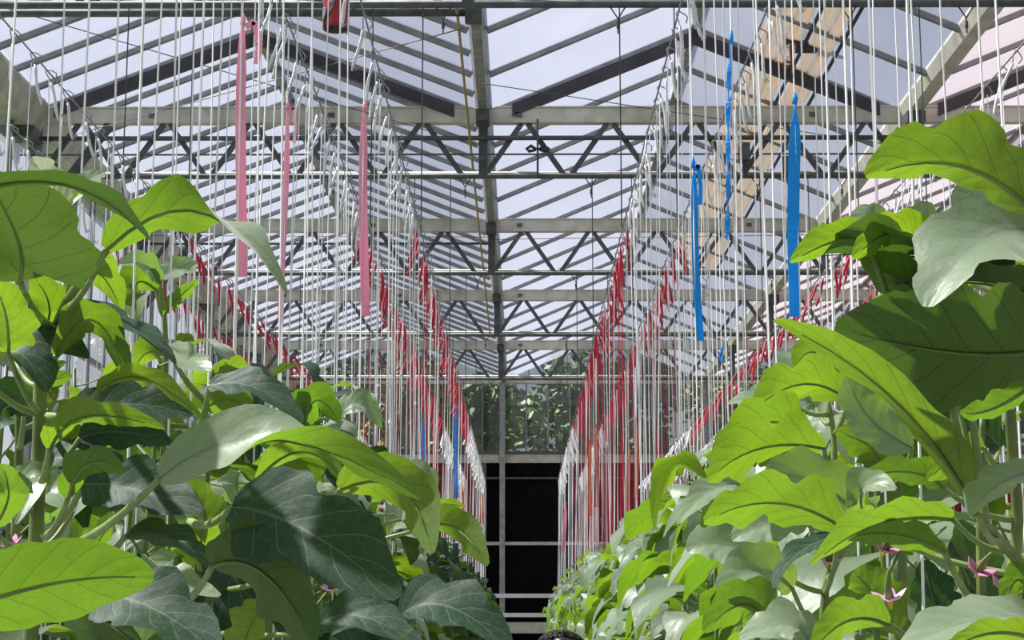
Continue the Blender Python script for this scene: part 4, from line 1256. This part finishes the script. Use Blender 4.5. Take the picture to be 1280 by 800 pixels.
for g in (-1, 1):
    body += [('c', V(g * .175, 0, 1.37), V(g * .215, -.01, 1.09), .052, .042), ('c', V(g * .215, -.01, 1.09), V(g * .225, .05, .85), .04, .028),
             ('c', V(g * .085, 0, .88), V(g * .095, .01, .48), .083, .056), ('c', V(g * .095, .01, .48), V(g * .10, -.01, .08), .052, .036), ('c', V(g * .10, -.03, .05), V(g * .115, .13, .035), .036, .03),
             ('e', V(g * .227, .065, .785), V(.018, .036, .048))]
    for fi, (fy, fl) in enumerate(((.035, .055), (.058, .07), (.08, .072), (.10, .06))):
        body += [('c', V(g * .227, fy + .004, .75), V(g * .222, fy + .012, .75 - fl * .6), .0085, .008), ('c', V(g * .222, fy + .012, .75 - fl * .6), V(g * .208, fy + .014, .75 - fl), .008, .0065)]
    body += [('c', V(g * .222, .09, .80), V(g * .205, .125, .765), .0105, .009), ('c', V(g * .205, .125, .765), V(g * .195, .13, .735), .009, .0075)]
remeshed('body', body, M['skin'], pe, .009)
shirt = [('c', V(-.125, 0, 1.36), V(.125, 0, 1.36), .079, .079), ('e', V(0, 0, 1.22), V(.178, .117, .21)), ('e', V(0, 0, 1.0), V(.165, .113, .17)), ('e', V(0, -.01, .92), V(.175, .128, .11))]
for g in (-1, 1): shirt += [('c', V(g * .175, 0, 1.375), V(g * .208, -.008, 1.14), .064, .056)]
remeshed('shirt', shirt, M['shirt'], pe, .012)
tr = [('e', V(0, -.01, .88), V(.174, .128, .13))]
for g in (-1, 1): tr += [('c', V(g * .085, 0, .86), V(g * .095, .01, .48), .094, .068), ('c', V(g * .095, .01, .48), V(g * .10, -.01, .11), .066, .055)]
remeshed('trousers', tr, M['trousers'], pe, .012)
for g in (-1, 1): remeshed('shoe', [('c', V(g * .10, -.035, .045), V(g * .117, .15, .04), .045, .038)], M['shoe'], pe, .01)
hair_parts = [('e', V(0, -.008, 1.585), V(.096, .112, .105)), ('e', V(0, -.05, 1.54), V(.082, .07, .10))]
rr_ = random.Random(3)
for k in range(30):
    a = rr_.uniform(0, 2 * PI); el = rr_.uniform(.35, 1.4)
    hair_parts.append(('e', V(.080 * math.cos(a) * math.cos(el), -.008 + .095 * math.sin(a) * math.cos(el), 1.588 + .088 * math.sin(el)), V(.025, .025, .022)))
hair = remeshed('hair', hair_parts, M['hair'], pe, .008)
st = MB()
for k in range(260):
    x0 = rr_.uniform(-.065, .065); z = lambda x, y: 1.588 + .112 * math.sqrt(max(.05, 1 - (x / .105) ** 2 - ((y + .008) / .12) ** 2))
    ys = rr_.uniform(-.075, .01); pts = []; ph = rr_.uniform(0, 6)
    for i in range(6):
        y = ys + i * .013; x = x0 * (1 + .05 * i) + .006 * math.sin(i * 1.3 + ph) + (.003 * i if x0 > 0 else -.003 * i)
        pts.append(V(x, y, z(x, y) + .003 * math.sin(i * .9 + ph)))
    st.tube(pts, [.0012, .002, .0022, .002, .0018, .0006], 4, cap=False)
tag(link('hair_strands', st.mesh('hair_strands', M['hair'], True), hair), kind='stuff')
